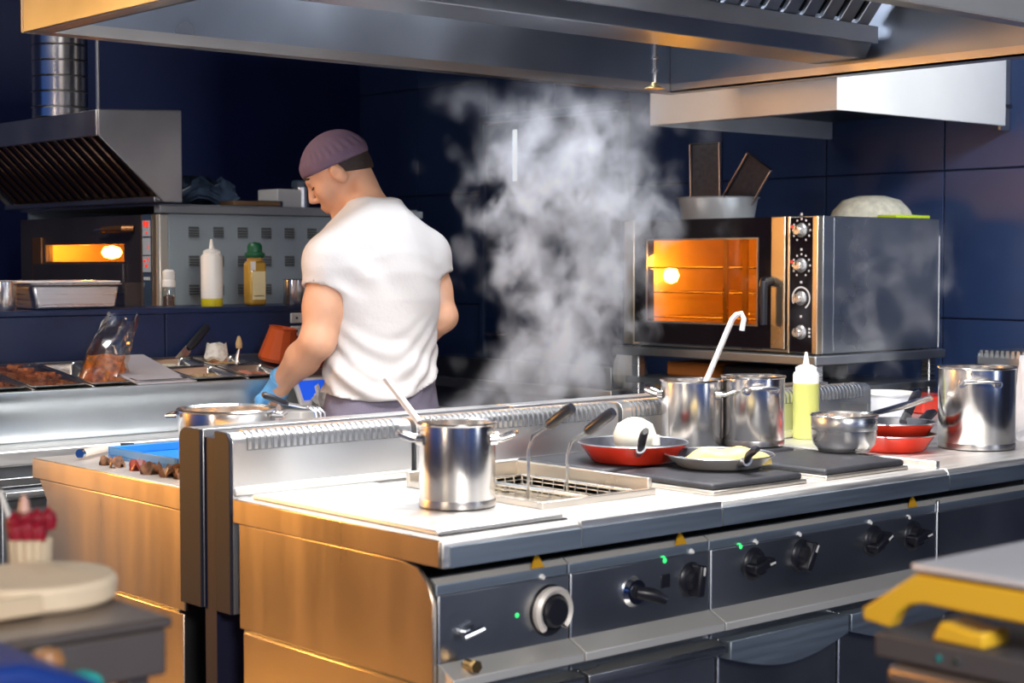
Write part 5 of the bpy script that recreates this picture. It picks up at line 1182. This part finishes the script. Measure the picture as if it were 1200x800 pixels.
# trousers
tr = SDF((2.74, 3.82, .03), (3.24, 4.22, 1.02), .0085)
def tr_top(x, y, z):
    d = torso(.010, .003, .80, 1.005)(x, y, z); return d
tr.put(tr_top, (MX-.2, MY-.15, .82), (MX+.2, MY+.15, 1.0), .03)
for s_ in (-1, 1): tr.cone((MX+s_*.09, MY-.005, .86), (MX+s_*.10, MY+.008, .48), .106, .082, .03); tr.cone((MX+s_*.10, MY+.008, .48), (MX+s_*.105, MY-.015, .09), .082, .068, .03)
tr.build('trousers', TROUS, man, 1)
for s_ in (-1, 1):
    q = SDF((MX+s_*.105-.07, 3.9, -.005), (MX+s_*.105+.07, 4.32, .12), .008)
    q.cone((MX+s_*.105, 3.98, .042), (MX+s_*.105, 4.18, .040), .044, .040, .02); q.cone((MX+s_*.105, 3.98, .05), (MX+s_*.105, 3.985, .08), .044, .046, .02)
    q.d = np.maximum(q.d, (.004-(q.lo[2]+q.h*np.arange(q.n[2])))[None, None, :]); q.build('shoe', BLACK, man, 0)
# cap: crown with band
cp = SDF(np.array(HC)-.17, np.array(HC)+.17, .0042)
cp.ell(H(-.014, 0, .042), (.107, .086, .090), Mn, .01)
def plane_cut(sdf, n_, p0, keep=1):
    g = np.meshgrid(*[sdf.lo[i]+sdf.h*np.arange(sdf.n[i]) for i in range(3)], indexing='ij')
    return keep*((g[0]-p0[0])*n_[0]+(g[1]-p0[1])*n_[1]+(g[2]-p0[2])*n_[2])
nloc = Mhd@Vector((-.16, 0, 1)).normalized(); e0 = plane_cut(cp, nloc, H(.0, 0, .030))
g_ = np.meshgrid(*[cp.lo[i]+cp.h*np.arange(cp.n[i]) for i in range(3)], indexing='ij')
lx = sum((g_[i]-np.array(HC)[i])*Mn[i][0] for i in range(3)); ly = sum((g_[i]-np.array(HC)[i])*Mn[i][1] for i in range(3))
ang_ = np.arctan2(ly, lx)
cp.d = cp.d-.0022*np.exp(-((e0-.045)/.016)**2)*np.sin(ang_*26)-.004*np.exp(-((e0-.020)/.02)**4)
cp.d = np.maximum(cp.d, -e0); cp.d = np.maximum(cp.d, -0*cp.d-1)
cp.build('cap', CAPM, man, 1)
hr = SDF(np.array(HC)-.17, np.array(HC)+.17, .0042)
hr.ell(H(-.014, 0, .030), (.1025, .0815, .092), Mn, .01); hr.ell(H(-.050, 0, -.015), (.060, .064, .060), Mn, .02)
g_ = np.meshgrid(*[hr.lo[i]+hr.h*np.arange(hr.n[i]) for i in range(3)], indexing='ij')
rel = [g_[i]-np.array(HC)[i] for i in range(3)]; lx = sum(rel[i]*Mn[i][0] for i in range(3)); lz = sum(rel[i]*Mn[i][2] for i in range(3))
hr.d = np.maximum(hr.d, np.maximum(lx+.022, -(lz+.020-.45*(lx+.06)))) ; hr.d = np.maximum(hr.d, lz-.045)
hr.build('hair', HAIR, man, 1)
for s_ in (1, -1):
    G().tube([H(.091, .018*s_, .036), H(.090, .034*s_, .042), H(.078, .050*s_, .036)], [.003, .004, .0025], 8).build('eyebrow', HAIR, man)
    G().tube([H(.0885, .022*s_, .006), H(.0885, .034*s_, .003), H(.080, .047*s_, .007)], [.0015, .0022, .0015], 6).build('eyelash', HAIR, man)
# glove with five fingers closed round a food bag
fd = Vector(HaL-WrL).normalized(); sd_ = fd.cross(Vector((0, 0, 1))).normalized(); nd = sd_.cross(fd).normalized()   # forward, to the man's right, up-ish
gl = SDF(np.array(WrL)-.16, np.array(WrL)+.17, .0036)
W0 = Vector(WrL)
def L(f, s_, u): return np.array(W0+fd*f+sd_*s_+nd*u)
gl.cone(L(-.035, 0, 0), L(.02, 0, 0), .038, .034, .01)
for q in (-.028, -.010, .010, .028): gl.cone(L(.02, q*.6, 0), L(.075, q, .004), .021, .0185, .016)
for q, ln in ((-.030, .9), (-.010, 1.0), (.011, .95), (.030, .78)):
    gl.chain([L(.075, q, .004), L(.075+.040*ln, q*1.06, -.008), L(.080+.046*ln, q*1.0, -.036*ln), L(.062+.030*ln, q*.95, -.055*ln)], [.0125, .0108, .0098, .0085], .005)
gl.chain([L(.015, -.030, -.002), L(.042, -.056, -.014), L(.070, -.058, -.030), L(.092, -.046, -.040)], [.016, .0125, .0108, .009], .008)
gl.build('glove', GLOVE, man, 1)
G().lathe([(.0385, -.003), (.041, 0), (.0385, .003)], L(-.036, 0, 0), 24, Matrix((sd_, nd, fd)).transposed()).build('glove_cuff', GLOVE, man)
q = Vector(L(.085, .0, -.055)); g = blob(.04, .035, .05, 91, top=.5, amp=.2); g.f.append(tuple(range(len(g.v)-22, len(g.v)))); g.v = [v+Vector((q.x, q.y, .860)) for v in g.v]
tag(g.build('food_wrap', mat('wrap_pinkish', (.62, .50, .46), .4, 0, .2, 20), None), 'small wrapped bundle under the gloved hand on the worktop', 'food')

# ------------------------------------------------------------------ steam
def steam(name, label, lo, hi, dens, scale, x_fn, thr, seed, w0, w1, lean=0, gap=0):
    g = G().box(lo[0], hi[0], lo[1], hi[1], lo[2], hi[2]); o = g.build(name, None, None, smooth=False); tag(o, label, 'steam', kind='stuff')
    m = bpy.data.materials.new(name); m.use_nodes = True; nt = m.node_tree; N = nt.nodes; K = nt.links; N.clear()
    out = N.new('ShaderNodeOutputMaterial'); vol = N.new('ShaderNodeVolumePrincipled'); vol.inputs['Color'].default_value = (.82, .88, .98, 1); vol.inputs['Anisotropy'].default_value = .15
    K.new(vol.outputs[0], out.inputs['Volume'])
    tc = N.new('ShaderNodeTexCoord'); se = N.new('ShaderNodeSeparateXYZ'); K.new(tc.outputs['Object'], se.inputs[0])
    def M_(op, a, b=None, c=None, clamp=False):
        n = N.new('ShaderNodeMath'); n.operation = op; n.use_clamp = clamp
        for i, v in enumerate((a, b, c)):
            if v is None: continue
            if isinstance(v, (int, float)): n.inputs[i].default_value = v
            else: K.new(v, n.inputs[i])
        return n.outputs[0]
    Ht = hi[2]-lo[2]; u = M_('DIVIDE', se.outputs['Z'], Ht)
    # screen-free plume axis: drifts along +x with height
    ax = M_('MULTIPLY', M_('POWER', u, 1.3), lean); dx = M_('SUBTRACT', se.outputs['X'], ax)
    wob = M_('MULTIPLY', M_('SINE', M_('MULTIPLY_ADD', u, 7.0, seed)), .05); dx = M_('ADD', dx, wob)
    wd = M_('MULTIPLY_ADD', u, w1-w0, w0)
    rx = M_('DIVIDE', dx, wd); ry = M_('DIVIDE', se.outputs['Y'], M_('MULTIPLY', wd, .75))
    rr = M_('SQRT', M_('ADD', M_('MULTIPLY', rx, rx), M_('MULTIPLY', ry, ry)))
    n0 = N.new('ShaderNodeTexNoise'); n0.inputs['Scale'].default_value = scale*.42; n0.inputs['Detail'].default_value = 2
    mp0 = N.new('ShaderNodeMapping'); mp0.inputs['Location'].default_value = (seed*1.3, seed*2.7, seed*.6); K.new(tc.outputs['Object'], mp0.inputs[0]); K.new(mp0.outputs[0], n0.inputs['Vector'])
    rr = M_('ADD', rr, M_('MULTIPLY_ADD', n0.outputs['Fac'], -2.6, 1.3))
    mask = N.new('ShaderNodeMapRange'); mask.interpolation_type = 'SMOOTHSTEP'; mask.inputs['From Min'].default_value = 1.0; mask.inputs['From Max'].default_value = .35
    K.new(rr, mask.inputs['Value'])
    mp = N.new('ShaderNodeMapping'); mp.inputs['Location'].default_value = (seed*3.1, seed*1.7, seed); mp.inputs['Scale'].default_value = (1, 1, .85); K.new(tc.outputs['Object'], mp.inputs[0])
    n1 = N.new('ShaderNodeTexNoise'); n1.inputs['Scale'].default_value = scale; n1.inputs['Detail'].default_value = 6; n1.inputs['Roughness'].default_value = .55; n1.inputs['Distortion'].default_value = .35
    K.new(mp.outputs[0], n1.inputs['Vector'])
    mr = N.new('ShaderNodeMapRange'); mr.interpolation_type = 'SMOOTHSTEP'; mr.inputs['From Min'].default_value = thr; mr.inputs['From Max'].default_value = thr+.22; K.new(n1.outputs['Fac'], mr.inputs['Value'])
    top = M_('MULTIPLY', M_('SUBTRACT', 1.0, u, clamp=True), 2.6, clamp=True)
    dn = M_('MULTIPLY', M_('MULTIPLY', mask.outputs[0], mr.outputs[0]), M_('MULTIPLY', top, dens))
    K.new(dn, vol.inputs['Density']); o.data.materials.append(m); return o
steam('steam_plume', 'thick white steam rising behind the ribbed splashback', (2.35, 3.08, .905), (3.90, 3.76, 1.86), 19, 10, None, .455, 2.0, .25, .40, lean=.19)
steam('steam_wisp', 'thin wisp of steam in front of the convection oven side', (3.15, 2.42, 1.0), (3.95, 2.85, 1.50), 3.2, 11, None, .50, 5.0, .18, .26, lean=.10)
